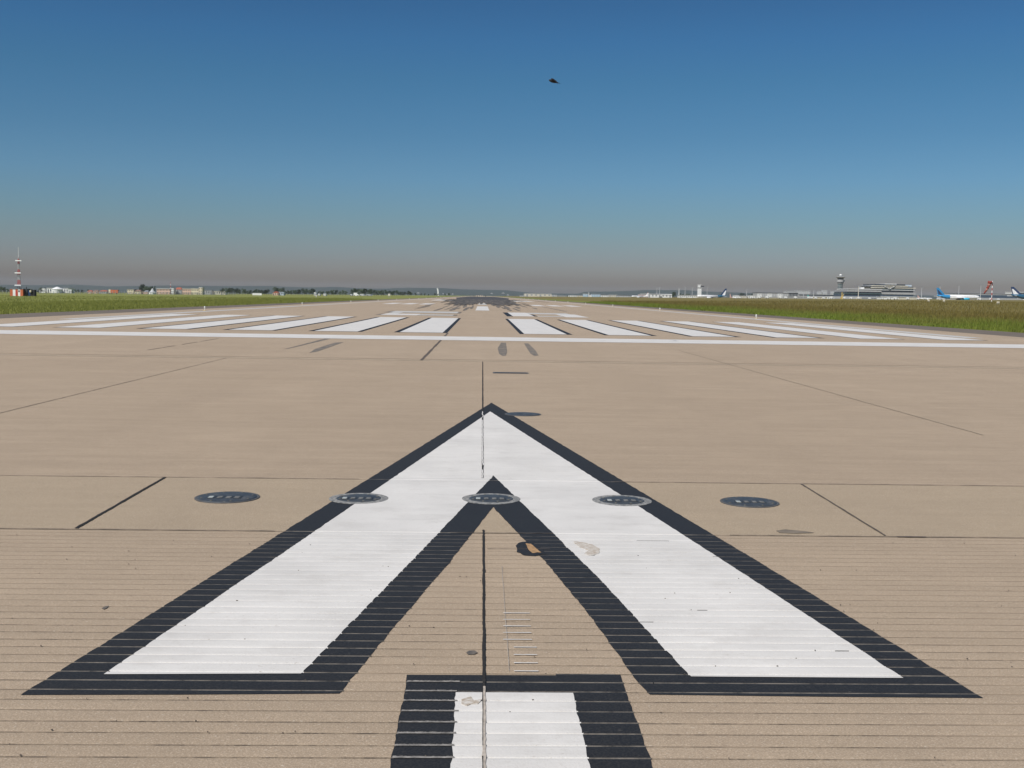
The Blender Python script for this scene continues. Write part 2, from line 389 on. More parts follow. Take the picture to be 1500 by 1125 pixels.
# painted sheets that follow the grooved surface
PY = [p[0] for p in prof if -10 < p[0] < 60]
PZ = {p[0]: p[1] for p in prof}
def surf(y):
    lo = 0.
    import bisect
    i = bisect.bisect_right(PY, y)
    if i <= 0 or i >= len(PY): return 0.
    a, b = PY[i-1], PY[i]
    t = (y-a)/(b-a) if b > a else 0
    return PZ[a]+(PZ[b]-PZ[a])*t
def sheet(polys, mat, z=.002, jit=.0035, skip=None, fine=True, gmat=None):
    mb = MB()
    for poly in polys:
        ylo = min(p[1] for p in poly); yhi = max(p[1] for p in poly)
        cuts = sorted(set([p[1] for p in poly]+[v for v in PY if ylo < v < yhi]))
        dense = []
        for a, b in zip(cuts, cuts[1:]):
            k = max(1, int((b-a)/.03)) if fine and b < 20 else 1
            dense += [a+(b-a)*i/k for i in range(k)]
        dense.append(cuts[-1])
        def cross(y):
            r = []
            for i in range(len(poly)):
                (x0, y0), (x1, y1) = poly[i], poly[(i+1) % len(poly)]
                if (y0 <= y < y1) or (y1 <= y < y0): r.append((x0+(x1-x0)*(y-y0)/(y1-y0), i))
            return sorted(r)
        def jx(i, y, x):
            if not jit: return x
            s_ = surf(y)
            return x+jit*1.6*noise.noise(Vector((i*7.3, y*9, 1)))+jit*.8*noise.noise(Vector((i*3.1, y*47, 2)))+(jit*1.2 if s_ < -.002 else 0)
        for a, b in zip(dense, dense[1:]):
            if b-a < 1e-6: continue
            e = (b-a)*1e-4
            ra, rb = cross(a+e), cross(b-e)
            ing = surf((a+b)/2) < -.0020
            for k in range(0, min(len(ra), len(rb))-1, 2):
                xa0, xa1 = jx(ra[k][1], a, ra[k][0]), jx(ra[k+1][1], a, ra[k+1][0])
                xb0, xb1 = jx(rb[k][1], b, rb[k][0]), jx(rb[k+1][1], b, rb[k+1][0])
                za, zb = surf(a)+z, surf(b)+z
                if ing and skip:
                    # broken paint film in the groove: keep it only here and there along x
                    x = min(xa0, xb0); xe = max(xa1, xb1)
                    while x < xe:
                        L = random.uniform(.04, .22); x2 = min(x+L, xe)
                        if gmat or random.random() > skip(.5*(x+x2), a):
                            mb.add([(x, a, za), (x2, a, za), (x2, b, zb), (x, b, zb)], [(0, 1, 2, 3)], gmat or mat)
                        x = x2
                else:
                    mb.add([(xa0, a, za), (xa1, a, za), (xb1, b, zb), (xb0, b, zb)], [(0, 1, 2, 3)], mat)
    return mb
GP = lambda pts: [G(*p) for p in pts]
# --- displaced-threshold arrow
arrow_black = [GP([(720, 590), (1106, 820), (1440, 1023), (1200, 1021), (952, 1018), (928, 992), (868, 907), (800, 824), (722, 743),
                   (662, 820), (576, 920), (497, 1016.5), (270, 1018), (30, 1018.5), (349, 820)])]
arrow_white = [GP([(718, 603), (1077, 833), (1323, 994), (1012, 991.8), (960, 937), (878, 848), (723, 697),
                   (607, 818), (441, 987.5), (152, 988.5), (430, 800)])]
am = sheet(arrow_black, 'black_paint', .002, .004, lambda x, y: 0, gmat='black_groove')
am.build('arrow_outline', runway, label='black outline band of the painted arrow head')
sheet(arrow_white, 'white_paint', .0035, .004, lambda x, y: .015).build('arrow_head', runway, label='white painted arrow head with a notched base')
sx0, sx1 = -.296, .607; w0, w1 = G(668, 1015)[0], G(839, 1014)[0]
yt = G(597, 989)[1]; yw = G(700, 1015)[1]
stem_black = [[(sx0, yt), (.33, yt+.004), (.33, yt+.03), (sx1, yt+.028), (sx1-.012, 1), (sx1-.012, -1.9), (sx0, -1.9)]]
sheet(stem_black, 'black_paint', .002, .004, lambda x, y: 0, gmat='black_groove').build('stem_outline', runway, label='black outline of the arrow shaft cut through by pale grooves')
sheet([[(w0, yw), (w1, yw), (w1, -1.9), (w0, -1.9)]], 'white_paint', .0035, .005, lambda x, y: .05).build('arrow_shaft', runway, label='white painted shaft of the arrow')
# pale bare grooves across the left half of the shaft outline
mb = MB()
for gy in grooves:
    if 3.0 < gy < 4.55:
        xx = -.292
        while xx < -.085:
            w1, w2 = (random.uniform(.007, .013) for _ in range(2)); x2 = xx+random.uniform(.006, .014)
            mb.add([(xx, gy-.007, .0032), (x2, gy-.007, .0032), (x2, gy-.002+w2, .0032), (xx, gy-.002+w1, .0032)], [(0, 1, 2, 3)], 'worn_groove'); xx = x2
mb.build('worn_groove', runway, label='pale worn grooves showing through the black outline of the shaft')
# --- threshold line and stripes
sheet([[(-22.6, 39.35), (-22.6, 42.85), (23.0, 42.85), (23.0, 39.35)]], 'white_paint', .006, 0, fine=False).build('threshold_line', runway)
cxs = .056
for i in range(6):
    for sg in (-1, 1):
        xa = 1.73+3.6*i; xb = xa+1.82
        yA, yB = 46.9, 77.2
        def q(a, b, c=0, d=0): return sorted((sg*a+cxs, sg*b+cxs))
        a, b = q(xa-.19, xb+.24); c, d = q(xa, xb)
        if i > 3: a, b = q(xa-.08, xb+.10)
        o = sheet([[(a, yA-.1), (b, yA-.1), (b, yB+.1), (a, yB+.1)]], 'black_paint', .004, 0, fine=False).build('stripe_outline', runway)
        o = sheet([[(c, yA), (d, yA), (d, yB), (c, yB)]], 'white_paint', .009, 0, fine=False).build('threshold_stripe', runway)
# --- side stripes
for sg, xc in ((-1, -22.3), (1, 22.5)):
    MB().plate([(xc-.45, 60 if sg < 0 else 50), (xc+.45, 60 if sg < 0 else 50), (xc+.45, 3000), (xc-.45, 3000)], .001, .006, 'worn_white_paint').build('side_stripe', runway)
# --- runway designator left and right of the centre line, worn and repainted
def bar(name, x0, x1, y0, y1, mat, z=.006, lab=None):
    return MB().plate([(x0, y0), (x1, y0), (x1, y1), (x0, y1)], z-.004, z, mat).build(name, runway, label=lab)
bar('designator_outline', -8.3, -2.0, 85.6, 90.8, 'rubber', .004); bar('designator_outline', -8.7, -1.95, 97.0, 107.2, 'rubber', .004)
bar('designator_stroke', -7.9, -5.1, 86.0, 91.8, 'white_paint', .008); bar('designator_stroke', -5.1, -2.3, 86.4, 90.0, 'worn_white_paint', .009)
bar('designator_stroke', -8.3, -2.25, 98.5, 106.5, 'worn_white_paint', .008); bar('designator_stroke', -7.9, -7.0, 91.8, 98.5, 'worn_white_paint', .008)
bar('designator_outline', 1.95, 2.42, 87.0, 107.0, 'black_paint', .004)
bar('designator_stroke', 2.42, 4.15, 88.2, 107.0, 'white_paint', .008); bar('designator_outline', 4.15, 4.45, 88.5, 97.0, 'black_paint', .004)
bar('designator_stroke', 4.45, 6.5, 88.2, 90.8, 'worn_white_paint', .009); bar('designator_stroke', 4.15, 8.0, 99.5, 106.5, 'worn_white_paint', .009)
bar('designator_stroke', 6.6, 8.35, 86.8, 100.0, 'white_paint', .010)
for i, (ya, yb) in enumerate([(118.5, 163), (193, 232), (272, 304), (344, 374)]):
    bar('centreline_dash', -.75, .75, ya, yb, z=.012 if i == 0 else .006, mat= 'white_paint' if i == 0 else 'worn_white_paint')
for k, xc in enumerate((9.6, 12.6, 15.6)):
    for sg in (-1, 1):
        bar('touchdown_bar', sg*xc-.95, sg*xc+.95, 183, 206, 'white_paint')
for sg in (-1, 1): bar('aiming_mark', sg*12-3.2, sg*12+3.2, 322, 382, 'white_paint')
# --- rubber left by landing tyres
random.seed(11)
def streaks(n, ylo, yhi, spread, wmin, wmax, lmin, lmax, mat, z):
    mb = MB()
    for i in range(n):
        t = random.random(); y0 = ylo+(yhi-ylo)*t
        x = random.gauss(0, spread) if random.random() < .4 else random.choice((-1, 1))*random.gauss(3.7, 2.0)
        if y0 < 196 and abs(x) < 1.3: x += 2.6 if x > 0 else -2.6
        w = random.uniform(wmin, wmax)/2; L = random.uniform(lmin, lmax)
        x = x*(1+max(0, y0-200)/260)
        zz = z+i*.00012
        dx = random.uniform(-.1, .1)
        mb.add([(x-w*.3, y0, zz), (x+w*.3, y0, zz), (x+w+dx, y0+L*.2, zz), (x+w+dx, y0+L*.8, zz), (x+dx+w*.3, y0+L, zz), (x+dx-w*.3, y0+L, zz), (x-w+dx, y0+L*.8, zz), (x-w+dx, y0+L*.2, zz)], [(0, 1, 2, 3, 4, 5, 6, 7)], mat)
    return mb
a = streaks(60, 108, 200, 4.2, .22, .42, 14, 40, 'rubber', .0110)
o = a.build('tyre_mark', runway); o['kind'] = 'stuff'
a = streaks(520, 168, 400, 3.4, .22, .5, 40, 110, 'rubber_heavy', .0200)
o = a.build('tyre_mark', runway); o['kind'] = 'stuff'
mb = MB()
pts = []
for k in range(60):
    yy = 262+k*22; hw = min(17, .0235*yy)
    pts.append((yy, hw))
L = [(-hw+.9*noise.noise(Vector((yy*.05, 0, 0))), yy, .045) for yy, hw in pts]; Rr = [(hw+.9*noise.noise(Vector((yy*.05, 5, 0))), yy, .045) for yy, hw in pts]
n = len(pts); mb.add(L+Rr, [(i, n+i, n+i+1, i+1) for i in range(n-1)], 'rubber_core')
mb.build('rubber_deposit', runway, label='dark band of tyre rubber down the middle of the far runway')
for pts in ([(734, 502), (741, 502), (743, 515), (741, 521), (736, 521.5), (731, 518), (729, 510)], [(767.5, 503), (774, 503), (784, 513), (789, 520.5), (783, 521.5), (777, 518)],
            [(416, 511.5), (424, 510.5), (484, 496.3), (476, 496)], [(453, 517), (465, 515), (503, 501.5), (490, 502), (462, 511)]):
    p = GP(pts); MB().plate(p, .0015, .0035, 'skid_rubber').build('skid_mark', runway)

# --- joints between slabs
def strip(pts, w, mat, z=.0045, gaps=0, wob=.0, name='slab_joint', lab=None, seg=.03):
    mb = MB()
    P2 = [Vector((*p, 0)) for p in pts]
    for A, B in zip(P2, P2[1:]):
        d = B-A; L = d.length; d.normalize(); nn = Vector((-d.y, d.x, 0)); k = max(2, int(L/seg))
        prev = None
        for i in range(k+1):
            c = A+d*(L*i/k)
            off = wob*noise.noise(Vector((c.x*4, c.y*4, 3))); ww = w*(1+.35*noise.noise(Vector((c.x*9, c.y*9, 8)))+.5*noise.noise(Vector((c.x*31, c.y*31, 8))))/2
            cur = (c+nn*(off-ww), c+nn*(off+ww))
            if prev and not (gaps and noise.noise(Vector((c.x*gaps, c.y*gaps, 4))) > .28):
                zz = z
                mb.add([(prev[0].x, prev[0].y, zz), (prev[1].x, prev[1].y, zz), (cur[1].x, cur[1].y, zz), (cur[0].x, cur[0].y, zz)], [(0, 3, 2, 1)], mat)
            prev = cur
    return mb.build(name, runway, label=lab)
strip([(.0215, 9.62), (.0215, 26.77)], .018, 'joint_sealant', .006, 0, .003)
strip([(.026, 7.46), (.026, 4.40)], .013, 'joint_sealant', .006, 0, .0025)
strip([(.026, 4.42), (.026, -1.9)], .012, 'joint_fill', .0065, 0, .004)
strip([(.021, 4.42), (.021, -1.9)], .003, 'joint_sealant', .0075, 6, .003)
strip([(.0215, 9.62), (.0215, 15.2)], .011, 'white_paint', .0072, 2.2, .012)
strip([(-2.711, 7.40), (-2.711, 9.49)], .022, 'joint_sealant', .005, 0, .004)
strip([(2.781, 7.40), (2.805, 9.49)], .016, 'joint_dirt', .005, 0, .004)
strip([(-22, 9.505), (-1.05, 9.505)], .010, 'joint_dirt', .005, 0, .008)
strip([(1.16, 9.505), (22, 9.505)], .010, 'joint_dirt', .005, 0, .008)
strip([(-22, 7.372), (-1.38, 7.372)], .010, 'joint_dirt', .005, 0, .006)
strip([(-.2, 7.372), (.5, 7.372)], .009, 'joint_dirt', .005, 2, .006)
strip([(1.70, 7.372), (22, 7.372)], .010, 'joint_dirt', .005, 0, .006)
strip([(2.85, 7.365), (3.05, 7.36)], .03, 'joint_dirt', .0055, 0, .004)
strip([(.05, 6.905), (.45, 6.905)], .006, 'joint_dirt', .005, 0, .004)
strip([(-1.479, 27), (-1.45, 46.9)], .07, 'joint_dirt', .005, 0, .01, seg=.5)
strip([(-6.19, 14.0), (-6.176, 26.9)],   .015, 'joint_dirt', .005, 0, .008)
strip([(-9.0, 30), (-9.0, 38)], .04, 'joint_dirt', .005, .8, .03, seg=.2)
strip([(6.11, 13.2), (6.09, 34)], .022, 'faint_joint', .005, 0, .012, seg=.15)
strip([(-20, 27), (20, 27)], .10, 'pale_joint', .005, 0, .03, seg=.3)
strip([(-20, 27.5), (20, 27.5)], .05, 'faint_joint', .005, 0, .03, seg=.3)
# --- small marks: measuring ticks, repairs, oil spots
for i in range(9):
    yy = G(738, 0+[898.9, 908.5, 918, 927.7, 937.8, 949, 960, 972, 984][i])[1]
    x0 = G(737 if i < 5 else 752.5, 900+i*10)[0]; x1 = x0+(.135 if i < 5 else .105)
    strip([(x0, yy), (x1, yy)], .009, 'white_paint', .0048, 0, .001, 'chalk_tick', seg=.02)
strip([G(735, 830), G(746, 984)], .0025, 'joint_fill', .004, 1.5, .002, 'scribe_line')
for pts, mat, nme in (([(755, 800), (762, 795), (776, 794), (788, 799), (795, 806), (800, 812), (784, 815), (768, 814), (758, 809)], 'black_paint', 'repair_patch'),
                 ([(770, 797), (778, 798), (786, 805), (792, 810), (780, 811), (774, 806)], 'orange_mortar', 'repair_patch'),
                 ([(839, 794), (852, 795), (868, 799), (879, 805), (877, 812), (866, 815), (856, 812), (862, 807), (850, 803)], 'scar', 'paint_scar'),
                 ([(683, 957), (687, 954), (695, 954), (700, 957), (695, 959.5), (686, 960)], 'rubber', 'oil_spot'),
                 ([(149, 892), (154, 889), (160, 888), (156, 892), (152, 893.5)], 'rubber', 'oil_spot'),
                 ([(1137, 778), (1150, 776), (1180, 779), (1193, 781), (1165, 782), (1142, 781)], 'patch_repair', 'damp_stain'),
                 ([(676, 1026), (690, 1022), (694, 1028), (706, 1026), (700, 1033), (690, 1033), (684, 1036), (676, 1033)], 'scar', 'paint_scar')):
    p = GP(pts); c = (sum(v[0] for v in p)/len(p), sum(v[1] for v in p)/len(p)); q = []
    for i in range(len(p)):
        a, b = p[i], p[(i+1) % len(p)]
        for t in (0, .33, .66):
            x, y_ = a[0]+(b[0]-a[0])*t, a[1]+(b[1]-a[1])*t; k = 1+.10*noise.noise(Vector((x*40, y_*40, 0)))
            q.append((c[0]+(x-c[0])*k, c[1]+(y_-c[1])*k))
    zz = .0042 if mat not in ('joint_fill', 'orange_mortar', 'scar') else .0058
    MB().plate(q, zz-.002, zz, mat).build(nme, runway)
# paint chips and crumbs along the grooves
random.seed(3)
mb = MB()
for i in range(120):
    yy = random.choice([v for v in grooves if 3.2 < v < 7.2])+random.uniform(-.012, .012)
    x = random.uniform(-.55*yy, .6*yy); s_ = random.uniform(.0015, .0032)
    k = [(x+s_*math.cos(a)*random.uniform(.6, 1.6), yy+s_*math.sin(a)*random.uniform(.6, 1.2)) for a in [j*math.tau/6 for j in range(6)]]
    mb.plate(k, .002, .0055, random.choice(['joint_dirt', 'joint_dirt', 'joint_sealant']))
o = mb.build('grit', kind='stuff', label='loose grit and paint crumbs lying along the runway grooves', cat='grit')

# ------------------------------------------------------------ inset lights
def inset_light(px, py, r, label, rim, dish=True):
    x, y = G(px, py); R0 = r; ci = .80 if rim == 'painted_rim' else .97
    o = empty('inset_light', (x, y, 0), label, 'runway light', 'inset approach lights across the slab' if dish else None)
    MB().lathe([(r*1.06, .0005), (r*1.06, .0050), (r*1.02, .0062), (r*(ci+.13 if ci < .9 else ci+.02), .0062), (r*(ci+.11 if ci < .9 else ci+.01), .0045), (r*ci, .0055), (r*ci, .0012)], rim, 40).build('mounting_ring', o)
    d = MB().lathe([(r*ci, .001), (r*ci, .0055), (r*ci*.93, .009), (r*ci*.6, .0135), (r*ci*.3, .015), (r*.02, .0155)], 'cast_steel', 40).build('cover', o, smooth_=True)
    if dish:
        for sx_ in (-.45, -.16, .13, .40):
            b_ = MB(); b_.box(r*(sx_-.12), r*(sx_+.12), -r*.42, -r*.02, .009, .0165, 'dark_steel'); b_.build('prism_window', o)
            MB().box(r*(sx_-.10), r*(sx_+.055), -r*.40, -r*.10, .0155, .018, 'lens_glass' if sx_ < -.3 else 'bezel').build('lens', o)
        for k in range(8):
            a = k*math.tau/8+.35
            MB().lathe([(.010, .007), (.010, .012), (.005, .0135)], 'bolt_steel', 8, (r*ci*.86*math.cos(a), r*ci*.86*math.sin(a), 0)).build('bolt', o)
    return o
inset_light(333, 729, .235, 'round steel inset light in bare concrete left of the arrow', 'rim_steel')
inset_light(525.5, 730.6, .218, 'round inset light lying across the left outline of the arrow', 'painted_rim')
inset_light(719.5, 731.2, .218, 'round inset light under the black notch in the middle of the arrow', 'painted_rim')
inset_light(911, 733.8, .222, 'round inset light between white paint and the right outline of the arrow', 'painted_rim')
inset_light(1098, 736, .218, 'round steel inset light in bare concrete right of the arrow', 'rim_steel')
inset_light(766, 607, .235, 'small flat round cover just right of the arrow tip', 'rim_steel', False)
# slot light
(ax, ay) = G(748, 546.5)
o = empty('drain_slot', (ax, ay, 0), 'dark narrow metal slot set in the concrete beyond the arrow tip', 'slot cover')
MB().box(-.37, .37, -.17, .17, .001, .007, 'rim_steel').build('frame', o)
MB().box(-.33, .33, -.12, .12, .0072, .010, 'dark_steel').build('grille', o)
# ------------------------------------------------------------ elevated edge lights
el = empty('edge_light', (-23.15, 93, 0), 'nearest white edge light at the left runway edge', 'edge light', 'elevated runway edge lights')
MB().lathe([(.14, 0), (.14, .015), (.08, .03)], 'yellow_paint', 16).build('base_plate', el)
MB().lathe([(.025, .02), (.025, .19)], 'white_metal', 12).build('stem', el)
MB().lathe([(.05, .18), (.075, .20), (.075, .225), (.05, .24)], 'white_metal', 16).build('housing', el)
MB().lathe([(.05, .24), (.065, .28), (.058, .33), (.03, .365), (.005, .375)], 'globe_glass', 16).build('globe', el, smooth_=True)
ELS = [(23.0, 92.4, 'nearest white edge light at the right runway edge'), (-23.4, 144.5, 'second white edge light along the left runway edge'), (23.0, 143, 'second white edge light along the right runway edge'),
       (-23.2, 196, 'third white edge light along the left runway edge'), (23.0, 195, 'third white edge light along the right runway edge'),
       (-23.2, 247, 'fourth white edge light along the left runway edge'), (23.0, 247, 'fourth white edge light along the right runway edge')]
for x, y, lab in ELS:
    c = copy_tree(el); c.location = (x, y, 0); c['label'] = lab
for k in range(8):
    for sg in (-1, 1):
        c = copy_tree(el); c.location = (sg*23.1, 299+k*52, 0); c['label'] = 'tiny white edge light far down the %s runway edge' % ('left' if sg < 0 else 'right')

# ------------------------------------------------------------ grass
random.seed(5)
def grass(n, x0, x1, ya, yb, hmin, hmax, sg):
    vs, fs = [], []
    for i in range(n):
        u = random.random(); x = sg*(x0+(x1-x0)*u**1.7)
        y = ya*(yb/ya)**random.random()
        far = max(1, y/110)
        edge = smooth(30, 33, abs(x))
        if abs(x) < 30.15+.35*noise.noise(Vector((y*.35, sg*3, 0))): continue
        h = (hmin+(hmax-hmin)*random.random())*(.45+.55*edge)*(1+.35*noise.noise(Vector((x*.3, y*.12, 0))))
        w = .018*far*random.uniform(.7, 1.5); a = random.random()*math.pi
        z = T(x, y)-.03; lx, ly = random.gauss(0, .12)*h*2, random.gauss(0, .12)*h*2
        cx_, sy_ = math.cos(a)*w, math.sin(a)*w
        k = len(vs)
        vs += [(x-cx_, y-sy_, z), (x+cx_, y+sy_, z), (x+cx_*.7+lx*.4, y+sy_*.7+ly*.4, z+h*.6), (x-cx_*.7+lx*.4, y-sy_*.7+ly*.4, z+h*.6), (x+lx, y+ly, z+h)]
        fs += [(k, k+1, k+2, k+3), (k+3, k+2, k+4)]
    return vs, fs
V, FF = [], []
for args in ((70000, 30.1, 60, 48, 330, .28, .55, 1), (45000, 45, 190, 85, 420, .25, .5, 1), (75000, 30.1, 60, 52, 330, .16, .28, -1), (40000, 45, 170, 85, 420, .15, .26, -1)):
    v, f = grass(*args); k = len(V); V += v; FF += [tuple(i+k for i in q) for q in f]
mb = MB(); mb.add(V, FF, 'grass_blade'); mb.build('grass', kind='stuff', label='meadow grass growing on both sides of the runway', cat='grass')

# ------------------------------------------------------------ hills
def interp(tab, v):
    for (a, za), (b, zb) in zip(tab, tab[1:]):
        if v <= b: return za+(zb-za)*max(0, (v-a))/(b-a)
    return tab[-1][1]
ridge = [(-400, 416), (0, 417.2), (60, 417.8), (110, 416.8), (160, 419.5), (250, 418.2), (330, 419), (400, 419), (450, 421), (490, 420.3), (520, 422), (560, 422.8), (600, 421.5), (650, 422.3), (690, 424.2), (740, 425), (780, 429.4), (845, 430.3), (857, 427.2), (900, 426.8), (950, 425), (1000, 425), (1050, 427.5), (1100, 429.3), (1200, 430.5), (1300, 432), (1500, 434.5), (1900, 437)]
mb = MB(); vs = []; D0 = 5200; NJ = 9; cols = 420
for j in range(NJ):
    t = j/(NJ-2)
    for i in range(cols):
        px = -400+2300*i/(cols-1)
        top = P(px, interp(ridge, px), D0+900); b0 = P(px, 440, D0)
        D = D0+900*min(t, 1)+(900 if j == NJ-1 else 0)
        q = P(px, 440, D); base = T(b0.x, D0)-4
        z = base+(top.z-base)*(smooth(0, 1, t)**.8 if j < NJ-1 else .2)
        z += (1.6*noise.noise(Vector((q.x*.006, D*.01, 0)))+1.1*noise.noise(Vector((q.x*.03, D*.02, 4))))*(1 if j else 0)
        vs.append((q.x, D, z))
mb.add(vs, [(j*cols+i, j*cols+i+1, (j+1)*cols+i+1, (j+1)*cols+i) for j in range(NJ-1) for i in range(cols-1)], 'forest')
mb.build('hills', kind='structure')

# ------------------------------------------------------------ trees
def tree_proto(seed, mat, aspect, lobes=9, leaves=900, cyp=False):
    rnd = random.Random(seed)
    root = bpy.data.objects.new('tree', None)
    t = MB(); t.tube((0, 0, -.05), (0, 0, .35), .028, .020, 'bark', 6); t.tube((0, 0, .3), (.02, .01, .7), .02, .008, 'bark', 5)
    for k in range(4):
        a = k*1.6+rnd.random(); t.tube((0, 0, .28+.07*k), (.16*aspect*math.cos(a), .16*aspect*math.sin(a), .48+.1*k), .011, .004, 'bark', 4)
    c = MB(); blobs = []
    for k in range(lobes):
        a = rnd.random()*math.tau; h = .32+.55*rnd.random()
        rr = .36*aspect*math.sqrt(rnd.random())*(1.1-abs(h-.5))
        blobs.append((rr*math.cos(a), rr*math.sin(a), h, rnd.uniform(.12, .22)))
    blobs.append((0, 0, .85, .13))
    if cyp: blobs = [(rnd.uniform(-.03, .03), rnd.uniform(-.03, .03), .12+.8*k/lobes, .13*(1-.7*k/lobes)+.02) for k in range(lobes)]
    for i in range(leaves):
        bx, by, bz, br = rnd.choice(blobs)
        d = Vector((rnd.gauss(0, 1), rnd.gauss(0, 1), rnd.gauss(0, 1))).normalized()*br*rnd.uniform(.65, 1.08)
        d.x *= max(.6, aspect); d.y *= max(.6, aspect); d.z *= .85
        p = Vector((bx, by, bz))+d
        if p.z < .06: continue
        u = Vector((rnd.gauss(0, 1), rnd.gauss(0, 1), rnd.gauss(0, 1))).normalized(); v = u.orthogonal().normalized(); s_ = rnd.uniform(.016, .034)
        c.add([p-u*s_, p+v*s_, p+u*s_, p-v*s_], [(0, 1, 2, 3)], mat)
    return t, c
PROTO = []
for k, (mat, asp, cyp) in enumerate([('leaf_dark', 1.0, False), ('leaf_dark', 1.35, False), ('leaf_mid', 1.15, False), ('leaf_dark', .5, True), ('leaf_mid', 1.6, False)]):
    t, c = tree_proto(40+k, mat, asp, 10, 900 if not cyp else 500, cyp); PROTO.append([t, c, None])
def tree(px, ytop, D, ybase=None, kind=0, wpx=None, label='', group=None):
    x = P(px, 430, D).x; zb = T(x, D)-.2; top = P(px, ytop, D); h = top.z-zb
    t, c, meshes = PROTO[kind]
    root = empty('tree', (x, D, zb), label, 'tree', group, rz=random.random()*6)
    w = 1.0
    if wpx: w = (wpx*D/1618)/(h*(.95 if kind != 3 else .3))
    root.scale = (h*w, h*w, h/.97)
    if meshes is None:
        a = t.build('trunk', root); b = c.build('crown', root); PROTO[kind][2] = (a.data, b.data)
    else:
        for nme, me in zip(('trunk', 'crown'), meshes):
            o = bpy.data.objects.new(nme, me); sc.collection.objects.link(o); o.parent = root
    return root
random.seed(21)
CL = [ # px0, px1, n, ytop range, D, kinds, label
 (-6, 12, 5, 419.5, 424, 900, (0, 2), 'dark tree in the clump left of the red and white mast'),
 (38, 56, 5, 422.5, 425.5, 1000, (0, 1), 'low dark tree just right of the mast hut'),
 (104, 130, 6, 423, 425.5, 1300, (0, 1), 'dark tree between the white domed hall and the brick houses'),
 (59, 68, 2, 418.5, 421, 1500, (3, 0), 'pointed dark tree behind the left end of the domed hall'),
 (206, 212, 2, 415.5, 417, 1150, (0, 3), 'tall dark tree at the left end of the high clump by the cream houses'),
 (211, 222, 4, 418.5, 421, 1150, (0, 1), 'dark tree in the middle of the high clump by the cream houses'),
 (223, 228, 2, 416.3, 418.5, 1150, (0, 3), 'tall dark tree at the right end of the high clump by the cream houses'),
 (325, 360, 10, 421.5, 424.5, 1100, (0, 1, 2), 'bushy tree of the dark grove left of the long white wall'),
 (362, 396, 9, 423, 426, 1100, (0, 1, 2), 'low tree behind the long white wall'),
 (401, 415, 4, 419.5, 423, 1080, (0, 1), 'big dark tree over the red roofed house'),
 (417, 431, 4, 424.5, 427, 1150, (1, 0), 'low dark tree right of the grey shed'),
 (432, 450, 6, 421.8, 425, 1150, (0, 1), 'round dark tree in the grove left of the small white cubes'),
 (453, 462, 3, 422.8, 425.5, 1150, (0, 1), 'dark tree standing behind the small white cubes'),
 (464, 508, 11, 424.5, 427.5, 1250, (1, 0, 2), 'low tree of the thin row left of the white van'),
 (513, 545, 9, 421.5, 424, 1050, (0, 2, 1, 4), 'green tree of the high broad grove behind the white van'),
 (547, 566, 6, 424.5, 427, 1150, (0, 2, 1), 'low green tree right of the broad grove'),
 (568, 604, 9, 424.2, 428, 1200, (2, 0, 1), 'green tree of the last grove before the white fin'),
 (606, 660, 8, 428.5, 430.5, 1700, (1, 0), 'distant low tree below the white fin'),
 (985, 990, 3, 427, 430, 1500, (0, 3), 'dark tree right of the big white hangar'),
 (996, 1011, 4, 429, 430.5, 1500, (0, 1), 'low dark tree among the tall lamp masts'),
 (1083, 1108, 6, 429, 431.5, 1900, (0, 1), 'dark tree behind the low white row left of the grey pier'),
]
for px0, px1, n, ya, yb, D, kinds, lab in CL:
    for i in range(n):
        tree(px0+(px1-px0)*(i+random.uniform(.2, .8))/n, random.uniform(ya, yb), D+random.uniform(-40, 40), kind=random.choice(kinds),
             wpx=None, label=lab, group=lab.replace('tree', 'trees', 1))

